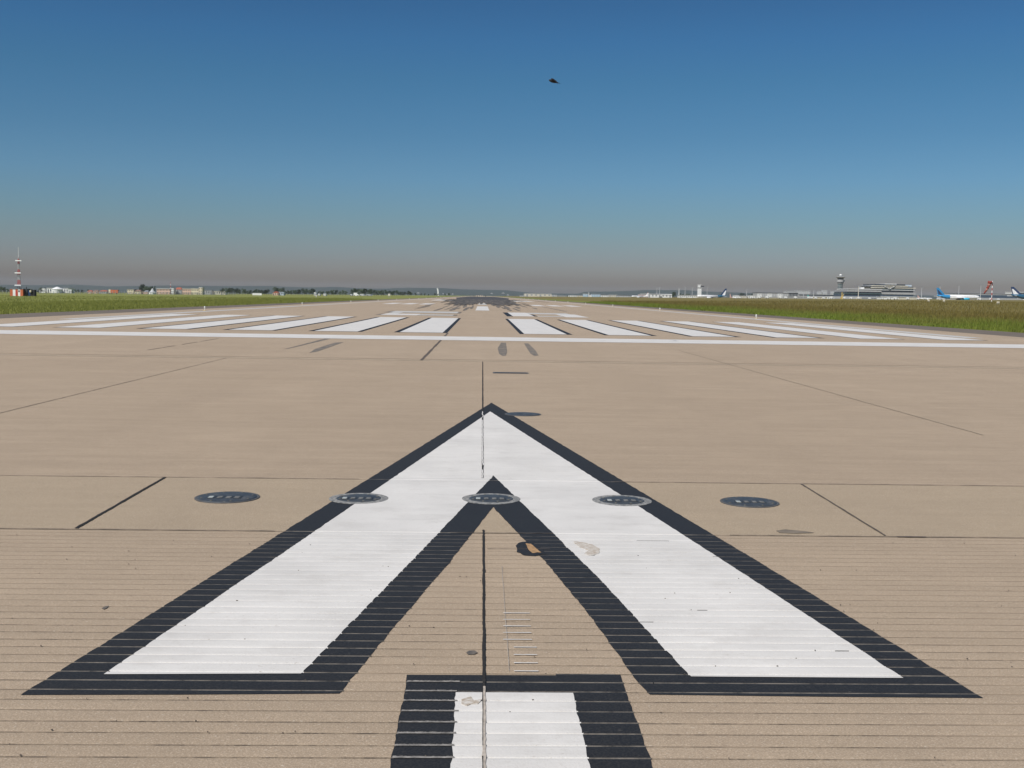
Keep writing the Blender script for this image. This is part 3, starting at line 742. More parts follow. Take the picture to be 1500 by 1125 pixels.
# ------------------------------------------------------------ buildings
def place(px0, px1, ytop, D, hill=False):
    a, b = P(px0, ytop, D), P(px1, ytop, D)
    xc = (a.x+b.x)/2; zb = T(xc, D)-.3
    if D > 3000: zb = P((px0+px1)/2, ytop+1.5, D).z
    return xc, zb, (b.x-a.x), (a.z+b.z)/2-zb
NAMES = {'house': 'house', 'hangar': 'hangar', 'shed': 'shed'}
def building(name, px0, px1, ytop, D, label, cat, wall='white_wall', roof='grey_roof', kind='flat', depth=None, rows=1, cols=4, band=None, rise=None, glass='dark_glass', group=None, parapet=True):
    if px0 > 750 and glass == 'dark_glass' and not band: glass = 'soft_glass'
    xc, zb, w, h = place(px0, px1, ytop, D)
    o = empty(name, (xc, D, zb), label, cat, group); d = depth or max(8, min(w*.8, 60))
    hw = w/2
    if kind == 'gable': rr = rise or min(h*.4, w*.3); hb = h-rr
    elif kind == 'hip': rr = rise or min(h*.35, w*.3); hb = h-rr
    else: rr = .35; hb = h-rr
    MB().box(-hw, hw, 0, d, 0, hb, wall).build('wall', o)
    m = MB(); e = min(.5, w*.03)
    if kind == 'gable': m.prism([(-hw-e, hb), (hw+e, hb), (0, h)], -e, d+e, roof)
    elif kind == 'hip': m.add([(-hw-e, -e, hb), (hw+e, -e, hb), (hw+e, d+e, hb), (-hw-e, d+e, hb), (-hw*.55, d/2, h), (hw*.55, d/2, h)], [(3, 2, 1, 0), (0, 1, 5, 4), (2, 3, 4, 5), (1, 2, 5), (3, 0, 4)], roof)
    elif kind == 'slope': m.prism([(-hw-e, h), (hw+e, hb-h*.2), (hw+e, hb-h*.2-.01), (-hw-e, hb)], -e, d+e, roof)
    elif kind == 'arch':
        ar = rise or h*.22; hb2 = h-ar
        m.prism([(-hw-e, hb2)]+[(-(hw+e)*math.cos(k*math.pi/10), hb2+ar*math.sin(k*math.pi/10)) for k in range(1, 10)]+[(hw+e, hb2)], -e, d+e, roof)
    else: m.box(-hw-e, hw+e, -e, d+e, hb, h, roof)
    m.build('roof', o)
    hh = hb/max(rows, 1)
    for r in range(rows):
        z0, z1 = r*hh+hh*.35, r*hh+hh*.8
        if band: MB().box(-hw*.97, hw*.97, -.06, -.003, z0, z1, glass).build('window_band', o)
        elif cols:
            for c in range(cols):
                cw = w/cols; x0 = -hw+cw*(c+.3)
                MB().box(x0, x0+cw*.4, -.06, -.003, z0 if (r or c % 3) else .0, z1, glass).build('window' if (r or c % 3) else 'door', o)
    return o
B = building
# left of the runway
B('hall', 69, 100, 421.9, 1500, 'long low white hall with a pale domed centre beyond the left meadow', 'hall', 'white_wall', 'pale_roof', cols=9)
xc, zb, w, h = place(75, 91, 419.9, 1490)
o = empty('dome', (xc, 1492, zb), 'pale pointed tent dome on the long white hall', 'dome')
MB().lathe([(w/2, h*.60), (w*.36, h*.76), (w*.18, h*.90), (w*.05, h*.97), (.05, h)], 'white_metal', 20).build('dome_roof', o); MB().lathe([(w*.45, 0), (w*.45, h*.62)], 'white_wall', 20).build('drum', o)
B('annex', 58, 65.5, 422.4, 1500, 'small white annex left of the domed hall', 'annex', 'white_wall', 'pale_roof', cols=3)
B('pavilion', 100.4, 104.8, 424.0, 1300, 'small white cube building at the right end of the domed hall', 'pavilion', 'white_wall', 'pale_roof', cols=2)
for i, (a, b_, y, rf, wl, lab) in enumerate([(127, 135, 425.2, 'red_roof', 'pink_wall', 'leftmost red roofed house of the brick row'), (136, 144, 424.8, 'brown_roof', 'pink_wall', 'brown roofed house in the brick row'), (145, 157, 425.0, 'red_roof', 'grey_wall', 'wide grey house of the brick row by the orange truck')]):
    B('house', a, b_, y, 1250, lab, 'house', wl, rf, 'hip', rows=1, cols=4)
o = empty('orange_truck', (P(166, 430, 900).x, 900, T(P(166, 430, 900).x, 900)), 'orange box truck with a cream cab at the far edge of the left meadow', 'truck')
MB().box(-2.2, 3.7, 0, 2.5, .9, 3.4, 'orange_paint').build('box_body', o); MB().box(-3.8, -2.3, .1, 2.4, .6, 3.7, 'cream_wall').build('cab', o); MB().box(-3.82, -3.0, .2, 2.3, 2.2, 3.0, 'dark_glass').build('windscreen', o)
for wx in (-3.0, -1.0, 2.6): MB().tube((wx, -.05, .45), (wx, .35, .45), .45, .45, 'black_rubber', 14).build('wheel', o)
for a, b_, y, rf, wl, kd, lab in [(186, 196, 423.6, 'grey_roof', 'cream_wall', 'flat', 'cream house left of the tall dark trees'), (197, 206, 424.4, 'brown_roof', 'cream_wall', 'hip', 'small yellow house against the tall dark trees'),
        (210, 217, 425.3, 'grey_roof', 'pink_wall', 'hip', 'small pinkish house under the tall dark trees')]:
    B('house', a, b_, y, 1050, lab, 'house', wl, rf, kd, rows=2, cols=4)
xc, zb, w, h = place(217.5, 229, 422.2, 1040)
o = empty('tent', (xc, 1040, zb), 'pale grey peaked tent in front of the tall dark trees', 'tent')
MB().lathe([(w/2, h*.3), (w*.25, h*.55), (w*.1, h*.85), (.1, h)], 'pale_grey', 10).build('canopy', o); MB().lathe([(w*.46, 0), (w*.46, h*.3)], 'white_wall', 10).build('side_wall', o)
B('apartment_block', 229.5, 249, 422.6, 1080, 'long pink block right of the tall dark trees', 'building', 'pink_wall', 'pale_roof', rows=2, cols=9)
B('apartment_block', 250.8, 254.4, 422.2, 1070, 'narrow white block below the thin red mast', 'building', 'white_wall', 'pale_roof', rows=3, cols=2)
B('house', 256, 266, 421.0, 1080, 'dark walled house with a red roof and white gable', 'house', 'grey_wall', 'red_roof', 'hip', rows=2, cols=4)
B('apartment_block', 267, 279.5, 422.8, 1070, 'pale pink block with two rows of windows', 'building', 'pink_wall', 'beige_wall', rows=2, cols=5)
B('apartment_block', 280, 291, 422.6, 1060, 'cream block with two rows of windows', 'building', 'cream_wall', 'beige_wall', rows=2, cols=4)
B('apartment_block', 291.4, 296.3, 420.9, 1060, 'tall narrow cream block at the right end of the town', 'building', 'cream_wall', 'pale_roof', rows=3, cols=2)
B('shed', 297.5, 311, 425.0, 1200, 'low grey shed right of the cream blocks', 'shed', 'grey_wall', 'grey_roof', cols=4)
B('shed', 313, 330, 425.8, 1200, 'long low beige shed left of the dark grove', 'shed', 'beige_wall', 'grey_roof', cols=5)
def mast(name, px, ytop, D, label, r=.25, red=False, head=None, mat='white_metal', cat='mast', group=None):
    xc = P(px, 430, D).x; zb = T(xc, D)-.3; h = P(px, ytop, D).z-zb
    o = empty(name, (xc, D, zb), label, cat, group)
    if red:
        k = 7
        for i in range(k): MB().tube((0, 0, h*i/k), (0, 0, h*(i+1)/k), r*(1-.6*i/k), r*(1-.6*(i+1)/k), 'red_paint' if i % 2 == 0 else 'white_metal', 8).build('pole_section', o)
    else: MB().tube((0, 0, 0), (0, 0, h), r, r*.6, mat, 8).build('pole', o)
    if head:
        MB().box(-head/2, head/2, -.3, .3, h-.6, h, 'dark_steel').build('lamp_bar', o)
        for i in range(4):
            x = -head/2+head*(i+.5)/4; MB().box(x-.28, x+.28, -.55, -.32, h-.7, h-.05, 'pale_grey').build('floodlight', o)
    return o
mast('radio_mast', 250, 413, 1100, 'thin red and white mast above the pink block', .35, True)
xw = P(376.5, 430, 1000).x
o = empty('white_wall', (xw, 1000, T(xw, 1000)-.2), 'long low white wall below the left tree line', 'wall')
MB().box(-4.1, 4.1, 0, .3, 0, P(376, 429.4, 1000).z-T(xw, 1000)+.1, 'white_wall').build('wall_panel', o); MB().box(-4.2, 4.2, -.05, .35, P(376, 429.4, 1000).z-T(xw, 1000)+.102, P(376, 429.4, 1000).z-T(xw, 1000)+.3, 'pale_grey').build('coping', o)
B('house', 399.5, 407.5, 426.6, 1000, 'small pink house with a red roof under the big dark tree', 'house', 'pink_wall', 'red_roof', 'gable', rows=1, cols=3)
B('shed', 408.3, 415.6, 427.2, 1010, 'blue grey shed beside the small red roofed house', 'shed', 'light_steel_blue', 'grey_roof', 'slope', cols=3)
B('kiosk', 460, 462.6, 428.2, 950, 'tallest of the small white cubes before the left groves', 'kiosk', 'white_wall', 'pale_roof', cols=1)
B('kiosk', 466, 468.2, 430.2, 950, 'tiny white cube right of the tallest cube', 'kiosk', 'white_wall', 'pale_roof', cols=1)
B('kiosk', 473.5, 477.5, 430.3, 950, 'wide low white cube, rightmost of the small cubes', 'kiosk', 'white_wall', 'pale_roof', cols=2)
def van(px, ytop, D, wpx, label, body='white_metal', cat='van', name='van'):
    xc = P(px, 430, D).x; zb = T(xc, D); L = wpx*D/1618; h = max(1.5, P(px, ytop, D).z-zb)
    o = empty(name, (xc, D, zb), label, cat)
    MB().prism([(-L/2, .35), (L/2, .35), (L/2, h*.55), (L*.40, h*.62), (L*.30, h), (-L/2, h)], 0, 2, body).build('body', o)
    MB().prism([(L*.335, h*.68), (L*.40, h*.60), (L*.40, h*.64), (L*.31, h*.93), (L*.2, h*.93), (L*.2, h*.68)], -.03, 2.03, 'dark_glass').build('cab_window', o)
    for wx in (-.32, .30): MB().tube((L*wx, -.04, .38), (L*wx, .3, .38), .38, .38, 'black_rubber', 12).build('wheel', o)
    return o
van(521.5, 428.9, 950, 7, 'white van in front of the high broad grove')
van(531, 430.5, 950, 8, 'low grey car right of the white van', 'pale_grey', 'car', 'parked_car'); van(541, 430.7, 960, 9, 'low silver car farther right of the white van', 'steel', 'car', 'parked_car')
van(515, 430.6, 960, 4, 'small pale car left of the white van', 'pale_grey', 'car', 'parked_car')
# cream marker boxes in the meadows
def marker(px, ytop, D, w, label, mat='cream_wall'):
    xc = P(px, 430, D).x; zb = T(xc, D)-.05; h = P(px, ytop, D).z-zb
    o = empty('marker_board', (xc, D, zb), label, 'marker')
    for s_ in (-.35, .35): MB().box(w*s_-.05, w*s_+.05, .02, .12, 0, max(.35, h-w*.9), 'steel').build('leg', o)
    MB().box(-w/2, w/2, 0, .25, max(.3, h-w*.95), h, mat).build('board', o); MB().box(-w*.44, w*.44, -.02, -.003, max(.3, h-w*.95)+.08, h-.08, 'beige_wall').build('face', o)
    return o
marker(570, 430.3, 520, 1.0, 'small pale box standing alone at the edge of the left meadow', 'white_metal')
marker(463.3, 432.6, 420, .45, 'tiny pale marker in the left meadow below the small cubes', 'white_metal')
marker(1361, 438.6, 330, .55, 'cream marker box under the blue airliner tail'); marker(1383.5, 438.8, 330, .6, 'cream marker box right of the blue airliner tail'); marker(1463, 441.6, 260, .6, 'cream marker box at the foot of the windsock')
# white fin tower in the hills
xc = P(641.6, 430, 2600).x; zb = T(xc, 2600)-4
o = empty('water_tower', (xc, 2600, zb), 'slender white leaning tower standing out against the central hills', 'tower')
ht = P(641, 422.3, 2600).z-zb
MB().prism([(-1.4, 0), (2.2, 0), (1.8, ht*.55), (.2, ht), (-3.2, ht), (-1.6, ht*.6)], 0, 3, 'white_wall').build('tower_shaft', o)
MB().box(-3.3, .3, -.4, 3.4, ht, ht+.8, 'pale_grey').build('cap', o)
random.seed(8)
for px, y, w, lab in [(612.5, 428.3, 5, 'pale house at the left foot of the central hills'), (649, 429.6, 3, 'pale house low in the hills right of the white fin'), (655, 430.3, 3, 'small pale house in the hills right of the white fin'), (663, 430, 3.5, 'grey house in the hills between fin and runway end'), (720, 429, 5, 'pale house on the hillside right of the runway end'), (737, 428.8, 6, 'wide pale house high on the hillside right of the runway end'), (744, 431.5, 4, 'low pale house on the hillside left of the white hangar')]:
    B('house', px-w/3, px+w/3, y, 5190, lab, 'house', 'grey_wall', 'grey_wall', 'hip', cols=3, depth=20)
B('shed', 697.5, 707.5, 432.4, 2000, 'cream shed seen over the far end of the runway', 'shed', 'cream_wall', 'grey_roof', cols=3)
mast('lamp_mast', 711.3, 431.4, 1500, 'short dark pole right of the cream shed at the runway end', .3, mat='dark_steel')
mast('lamp_mast', 694.2, 432.2, 1500, 'short dark pole left of the cream shed at the runway end', .3, mat='dark_steel')

# perimeter fence on the left
fa, fb, FD = P(-60, 430, 620), P(345, 430, 820), 0
o = empty('perimeter_fence', (0, 0, 0), 'wire perimeter fence with pale posts along the far left meadow', 'fence')
nP = 90; rail = MB()
zz = lambda v: T(v.x, v.y)
for i in range(nP):
    v = fa.lerp(fb, i/(nP-1)); MB().box(v.x-.09, v.x+.09, v.y, v.y+.1, zz(v)-.1, zz(v)+2.1, 'pale_grey').build('post', o)
a, b_ = fa.copy(), fb.copy(); a.z = zz(a); b_.z = zz(b_)
for k in range(9): rail.tube(a+Vector((0, .2, .25+.22*k)), b_+Vector((0, .2, .25+.22*k)), .018, .018, 'steel', 4)
rail.build('wire', o)

# glide path mast and its hut
mx_, mD = P(25.8, 430, 350).x, 350.
mz = T(mx_, mD)
o = empty('antenna_mast', (mx_, mD+1.2, mz), 'red and white lattice mast with three white antenna bars beside the striped hut', 'mast')
mh = P(26.5, 362, mD).z-mz
lat = [MB(), MB()]
nS = 22; H2 = mh*.80
def half(z):
    return .42-.27*z/H2
for i in range(nS):
    z0, z1 = H2*i/nS, H2*(i+1)/nS; h0, h1 = half(z0), half(z1); k = 1 if (i//3) % 2 else 0
    c0 = [(-h0, -h0), (h0, -h0), (h0, h0), (-h0, h0)]; c1 = [(-h1, -h1), (h1, -h1), (h1, h1), (-h1, h1)]
    mt = 'pale_grey' if k else 'red_paint'
    for j in range(4):
        lat[k].tube((*c0[j], z0), (*c1[j], z1), .05, .05, mt, 5); j2 = (j+1) % 4
        lat[k].tube((*c0[j], z0), (*c1[j2], z1), .03, .03, mt, 4); lat[k].tube((*c1[j], z1), (*c1[j2], z1), .03, .03, mt, 4)
lat[0].build('lattice_section', o, label='red painted lattice sections'); lat[1].build('lattice_section', o, label='white painted lattice sections')
MB().tube((0, 0, H2), (0, 0, mh), .07, .05, 'white_metal', 8).build('top_rod', o)
for yy, px in ((381.7, 26.4), (399.7, 25.5), (417.8, 25.5)):
    q = P(px, yy, mD); m = MB(); zc = q.z-mz; xq = q.x-mx_
    m.box(xq-.95, xq+.95, -1.0, -.62, zc-.17, zc+.17, 'white_metal'); m.build('antenna_bar', o)
    MB().box(-.06, .06, -.62, -.3, zc-.1, zc+.1, 'steel').build('bracket', o)
xa, xb = P(16.6, 430, mD-2).x, P(35.6, 430, mD-2).x; hz = P(26, 423, mD-2).z
ho = empty('striped_hut', ((xa+xb)/2, mD-3, T(xa, mD)), 'orange and white striped equipment hut below the mast', 'hut')
W2 = (xb-xa)/2; hh = hz-T(xa, mD)
fr = [-1, -.57, -.16, .24, .58, 1]
for i in range(5):
    MB().box(W2*fr[i]+.001, W2*fr[i+1]-.001, 0, 3.2, 0, hh-.12, 'white_metal' if i in (1, 3) else 'orange_paint').build('wall_panel', ho)
MB().box(-W2-.1, W2+.1, -.1, 3.3, hh-.118, hh, 'grey_roof').build('roof', ho)
MB().box(W2*.30, W2*.50, -.05, -.003, hh*.55, hh*.8, 'dark_glass').build('vent', ho)
MB().box(-W2*.1, W2*.12, -.05, -.003, 0, hh*.75, 'red_paint').build('door', ho)
MB().box(W2*.3, W2*.55, .5, 1.2, hh, hh+.3, 'dark_steel').build('roof_unit', ho)
# dark equipment next to the hut
gx = P(43, 430, 349).x
o = empty('equipment_yard', (gx, 348, T(gx, 348)), 'dark generator set with tanks right of the striped hut', 'generator')
MB().box(-1.4, -.2, 0, 1.6, 0, 2.3, 'dark_steel').build('cabinet', o); MB().box(-.1, .6, .2, 1.5, 0, 1.8, 'navy').build('tank', o)
MB().box(.7, 2.0, 0, 1.5, 0, 2.0, 'black_rubber').build('cabinet', o); MB().lathe([(.28, 1.2), (.33, 1.5), (.28, 1.85)], 'cream_wall', 12, (.9, -.25, 0)).build('lamp', o)
MB().tube((-.8, .8, 2.3), (-.8, .8, 2.9), .12, .12, 'dark_steel').build('exhaust_pipe', o)

# ---- right of the runway
B('hangar', 769, 808, 430.0, 2200, 'long cream hangar nearest to the right side of the runway end', 'hangar', 'beige_wall', 'pale_roof', rows=1, cols=6, depth=60)
B('shed', 761.5, 768.6, 433.0, 2190, 'low pale lean-to at the left end of the cream hangar', 'shed', 'pale_grey', 'pale_roof', cols=2)
B('shed', 808.4, 816, 432.0, 2190, 'low pale lean-to at the right end of the cream hangar', 'shed', 'pale_grey', 'pale_roof', cols=2)
B('shed', 817.5, 830, 433.1, 2100, 'grey low shed right of the cream hangar', 'shed', 'grey_wall', 'pale_roof', cols=5)
B('shed', 833, 846, 432.4, 2000, 'pale shed left of the blue white factory', 'shed', 'white_wall', 'pale_roof', 'arch', cols=5)
B('shed', 846.4, 854, 432.9, 2000, 'small cream shed against the blue white factory', 'shed', 'cream_wall', 'pale_roof', cols=3)
B('factory', 854.4, 861, 430.4, 1980, 'left pale block of the blue white factory', 'factory', 'pale_blue', 'pale_roof', cols=3, rows=2)
B('factory', 861.3, 866.8, 431.9, 1985, 'low white block in the middle of the blue white factory', 'factory', 'white_wall', 'pale_roof', cols=3)
B('factory', 867, 879.5, 430.8, 1980, 'right pale blue block of the factory', 'factory', 'pale_blue', 'light_steel_blue', cols=5, rows=2)
mast('chimney', 862.5, 428.5, 1970, 'thin white chimney rising from the blue white factory', .7)
B('shed', 881, 892, 432.0, 1900, 'white shed right of the blue white factory', 'shed', 'white_wall', 'grey_roof', cols=4)
B('shed', 892.4, 904, 431.9, 1900, 'second white shed right of the blue white factory', 'shed', 'beige_wall', 'pale_roof', cols=4)
B('shed', 904.5, 924, 432.5, 1850, 'long grey shed left of the parked white jet', 'shed', 'pale_grey', 'grey_roof', cols=8)
B('hangar', 948.5, 984.3, 430.2, 1350, 'big white hangar with a roof sloping down to the right', 'hangar', 'white_wall', 'pale_roof', 'slope', cols=7, depth=60)
B('shed', 936, 947.6, 431.3, 1340, 'pinkish shed between the parked white jet and the big white hangar', 'shed', 'rust_pink', 'pale_roof', cols=4)
mast('lamp_mast', 948.6, 428.5, 1330, 'dark red pole at the left corner of the big white hangar', .35, mat='red_paint')
van(968.5, 434.2, 1250, 4, 'dark van in front of the big white hangar', 'dark_steel')
for px, y, lab in [(962.2, 421.5, 'first faint lamp mast above the big white hangar'), (966.0, 420.5, 'second faint lamp mast above the big white hangar'), (994.6, 422.5, 'bright white lamp mast right of the big hangar'), (1003.5, 420.5, 'lamp mast between the bright white one and the small tower'), (1014, 420.8, 'lamp mast just left of the small white tower'), (1035.8, 420.3, 'lamp mast just right of the small white tower'), (1093.5, 424, 'thin lamp mast above the low white row')]:
    mast('lamp_mast', px, y, 1500, lab, .55 if '994' in str(px) else .42, head=3.0, mat='white_metal' if px in (994.6,) else 'pale_grey', cat='lamp mast')
B('terminal_wing', 996, 1022, 432.3, 1400, 'long low white building left of the small white tower', 'building', 'white_wall', 'pale_roof', cols=9)
B('terminal_wing', 1022.4, 1034, 432.0, 1390, 'low white building at the foot of the small white tower', 'building', 'beige_wall', 'pale_roof', cols=5)
# small white tower
xc, zb, w, h = place(1022.8, 1027.8, 416.9, 1420)
o = empty('control_tower', (xc, 1420, zb), 'small square white tower with a dark balcony on its right', 'tower')
MB().box(-w/2, w/2, 0, w, 0, h*.72, 'white_wall').build('shaft', o); MB().box(-w*.42, w*.35, .3, w-.3, h*.722, h*.78, 'dark_steel').build('neck', o)
MB().box(-w*.45, w*.2, 0, w, h*.782, h*.97, 'white_wall').build('cab', o); MB().box(-w*.5, w*.55, -.3, w+.3, h*.972, h, 'white_wall').build('roof', o)
MB().box(w*.202, w*1.25, .2, w-.2, h*.84, h*.91, 'dark_glass').build('balcony', o); MB().box(-w*.1, w*1.1, .4, w-.4, h*.783, h*.80, 'grey_wall').build('platform', o)
for px, y, w_, lab in [(1079, 432.6, 8, 'leftmost low white shed behind the jet with the navy fin'), (1090, 433.3, 9, 'low pale shed below the thin lamp mast'), (1102, 432.7, 12, 'low white shed left of the grey pier')]:
    B('shed', px-w_/2, px+w_/2, y, 1500, lab, 'shed', 'beige_wall' if w_ == 9 else 'white_wall', 'pale_roof', cols=4)
B('pier', 1110, 1155.5, 428.8, 1650, 'long grey airport pier with pale columns and a thin dark roof', 'building', 'grey_wall', 'dark_steel', rows=1, cols=14, depth=30, glass='pale_grey')
for px, lab in ((1113.5, 'left white stair block in front of the grey pier'), (1128, 'middle white stair block in front of the grey pier'), (1143.5, 'right white stair block in front of the grey pier')):
    B('stair_block', px-2.6, px+2.6, 430.0, 1600, lab, 'building', 'white_wall', 'pale_roof', rows=2, cols=2, depth=8)
B('shed', 1119.5, 1142, 435.3, 1450, 'low cream shed in front of the grey pier', 'shed', 'cream_wall', 'pale_roof', cols=8)
B('hall', 1155.9, 1169, 428.8, 1750, 'dark fronted hall right of the grey pier', 'hall', 'dark_steel', 'grey_roof', cols=6)
B('hall', 1170, 1226, 431.0, 1800, 'long dark glazed hall left of the big control tower', 'hall', 'grey_wall', 'pale_roof', rows=2, cols=12, band=True)
for px0, px1, y, lab in [(1151, 1166, 426.2, 'pale roofed block far behind the dark hall'), (1168, 1187, 425.6, 'wide pale roofed block far behind the long glazed hall'), (1198, 1204, 426.8, 'grey roofed block far behind the long glazed hall'), (1205, 1212, 425.0, 'white topped block far behind the long glazed hall'), (1218, 1226, 426.0, 'pale block just left of the big control tower')]:
    B('office_block', px0, px1, y, 2400, lab, 'building', 'pale_grey', 'pale_roof', rows=4, cols=7)
B('shed', 1161, 1194.5, 434.2, 1500, 'long grey green wall of a low shed right of the pier', 'shed', 'grey_wall', 'pale_roof', cols=9)
B('shed', 1195, 1211.5, 435.0, 1400, 'low bright cream shed left of the big control tower', 'shed', 'cream_wall', 'pale_roof', cols=6)
B('shed', 1212.5, 1222, 434.2, 1450, 'small white shed beside the bright cream one', 'shed', 'white_wall', 'pale_roof', cols=4)
# sea green tail of a parked aircraft is built below with the jets
# big control tower
D = 1950; xc, zb, w, h = place(1229, 1236.4, 402, D)
o = empty('control_tower', (xc, D, zb), 'tall airport control tower with a flared cab and white radar ball', 'tower')
z = lambda yy: P(1232.5, yy, D).z-zb
sh_ = MB(); sh_.lathe([(w*.50, 0), (w*.50, z(415.5))], 'green_glass', 12, (0, w/2, 0)); sh_.build('shaft', o)
for k in range(12):
    a = k*math.tau/12; MB().box(w*.5*math.cos(a)-.25, w*.5*math.cos(a)+.25, w/2+w*.5*math.sin(a)-.25, w/2+w*.5*math.sin(a)+.25, 0, z(415.6), 'white_metal' if k == 0 else 'grey_roof').build('fin', o)
for k in range(9):
    zz_ = z(436)+(z(416)-z(436))*k/9; MB().lathe([(w*.525, zz_), (w*.525, zz_+.5)], 'grey_wall', 12, (0, w/2, 0)).build('floor_band', o)
MB().lathe([(w*.55, z(415.4)), (w*.62, z(414.3))], 'grey_wall', 20, (0, w/2, 0)).build('collar', o)
MB().lathe([(w*.60, z(414.2)), (w*.62, z(413.2))], 'dark_glass', 20, (0, w/2, 0)).build('lower_window_band', o)
MB().lathe([(w*.66, z(413.1)), (w*.66, z(410.2)), (w*.60, z(409.8))], 'grey_wall', 20, (0, w/2, 0)).build('cab_base', o)
MB().box(w*.60, w*.80, w*.2, w*.8, z(413.2), z(410.6), 'grey_wall').build('side_gallery', o)
MB().lathe([(w*.52, z(409.8)), (w*.66, z(407.0))], 'dark_glass', 20, (0, w/2, 0)).build('cab_window', o)
MB().lathe([(w*.70, z(407.0)), (w*.92, z(405.8)), (w*.60, z(405.2))], 'grey_wall', 20, (0, w/2, 0)).build('roof', o)
MB().lathe([(.5, z(405.3)), (.5, z(404.4))], 'white_metal', 10, (0, w/2, 0)).build('radar_stand', o)
MB().lathe([(.4, z(404.5)), (2.0, z(403.9)), (2.5, z(403)), (1.8, z(401.9)), (.4, z(401.4))], 'white_metal', 16, (0, w/2, 0)).build('radar_ball', o, smooth_=True)
o = mast('crane', 1233.5, 428, 1300, 'short yellow boom lift standing before the big control tower', .7, mat='yellow_paint', cat='lift')
MB().box(-1.5, 1.5, -1.5, 1.5, 0, 2.2, 'yellow_paint').build('chassis', o); MB().tube((0, -.3, 2), (2.2, -.3, 6.5), .4, .25, 'yellow_paint').build('boom', o)
# terminal: stacked storeys
D = 1600
def slab_building(px0, px1, rows_, D, label, dep=50, name='terminal'):
    xc, zb, w, h = place(px0, px1, rows_[0][2], D)
    o = empty(name, (xc, D, zb), label, 'terminal')
    for i, (a, b_, y0, y1, mat, part, off) in enumerate(rows_):
        A, Bq = P(a, y0, D), P(b_, y0, D); z1 = (P((a+b_)/2, y1, D).z)-zb; z0 = (A.z+Bq.z)/2-zb
        MB().box(A.x-xc, Bq.x-xc, -off+i*.011, dep+i*.013, z1, z0, mat).build(part, o)
    return o
slab_building(1237, 1292, [(1242, 1292, 423.2, 424.2, 'pale_roof', 'roof', 1.2), (1244, 1291, 424.25, 425.1, 'dark_glass', 'window_band', 0), (1240, 1291, 425.15, 427.4, 'grey_wall', 'wall_band', .8), (1238, 1291, 427.45, 429.4, 'dark_glass', 'window_band', 0),
    (1237, 1291.5, 429.45, 430.6, 'green_glass', 'canopy', 1.4), (1237, 1290, 430.65, 434.4, 'blue_glass', 'window_band', 0), (1237, 1292, 434.45, 438, 'pale_grey', 'wall_band', .5), (1237, 1291, 438.02, 441, 'grey_wall', 'base', 0)], D, 'left low wing of the main terminal with dark window bands')
slab_building(1262, 1341, [(1296, 1313, 415.6, 416.6, 'white_metal', 'roof', 1.5), (1281, 1326, 416.3, 418.2, 'dark_glass', 'window_band', 0), (1268, 1277, 418.2, 419.3, 'grey_roof', 'roof', 1), (1276, 1330, 418.3, 419.6, 'beige_wall', 'wall_band', 1.2), (1278, 1338, 419.65, 421.0, 'dark_glass', 'window_band', 0),
    (1276, 1341, 421.05, 422.3, 'beige_wall', 'wall_band', 1.2), (1292, 1338, 422.35, 424.4, 'green_glass', 'window_band', 0), (1292, 1340, 424.45, 425.7, 'pale_grey', 'wall_band', 1.2), (1292, 1338, 425.75, 428.4, 'dark_glass', 'window_band', 0),
    (1292, 1341, 428.45, 431.4, 'grey_wall', 'wall_band', .8), (1292, 1338, 431.45, 434.2, 'blue_glass', 'window_band', 0), (1290, 1341, 434.25, 441, 'pale_grey', 'base', .5)], D+45, 'high stepped block of the main terminal with pale storey bands')
B('plant_room', 1261, 1266, 420.6, 1650, 'white rooftop cube at the left of the stepped terminal block', 'plant room', 'white_wall', 'pale_roof', cols=0)
B('plant_room', 1328, 1335.5, 416.6, 1660, 'bluish glass cube on the right of the stepped terminal block', 'plant room', 'light_steel_blue', 'grey_roof', cols=4, rows=2)
for s_ in (-1, 1):   # roof struts of the terminal
    A = P(1303+s_*9, 418.6, 1643); Bq = P(1303, 423.6, 1643)
    m = MB(); m.tube(A, Bq, .5, .5, 'pale_grey', 6)
    m.build('roof_strut', label='%s arm of the V shaped strut on the terminal front' % ('left' if s_ < 0 else 'right'), cat='strut')
mast('lamp_mast', 1257.5, 418.8, 1380, 'tall pale lamp mast before the left wing of the terminal', .5, head=3.0, mat='beige_wall', cat='lamp mast')
B('kiosk', 1257.6, 1262.2, 435.2, 1300, 'bright cream cube at the foot of the tall pale lamp mast', 'kiosk', 'cream_wall', 'pale_roof', cols=2)
B('shed', 1263, 1285, 436.0, 1350, 'low grey shed between the cream cube and the white apron building', 'shed', 'pale_grey', 'grey_roof', cols=8)
B('apron_building', 1291.5, 1317, 434.6, 1250, 'left half of the long white apron building below the terminal', 'building', 'white_wall', 'pale_roof', cols=0, rows=0)
B('apron_building', 1317.3, 1343, 435.0, 1250, 'right half of the long white apron building below the terminal', 'building', 'beige_wall', 'pale_roof', cols=0, rows=0)
B('hall', 1425, 1499, 430.2, 1500, 'long glass fronted hall behind the windsock', 'hall', 'grey_wall', 'grey_roof', rows=1, cols=16, band=True, glass='blue_glass', depth=30)
B('hall', 1383.5, 1416, 429.4, 1550, 'dark roofed hall behind the blue tailed airliner', 'hall', 'pale_grey', 'dark_steel', rows=1, cols=6)
B('hall', 1484.5, 1516, 427.4, 1600, 'white roofed hall at the right edge', 'hall', 'white_wall', 'pale_roof', rows=2, band=True)
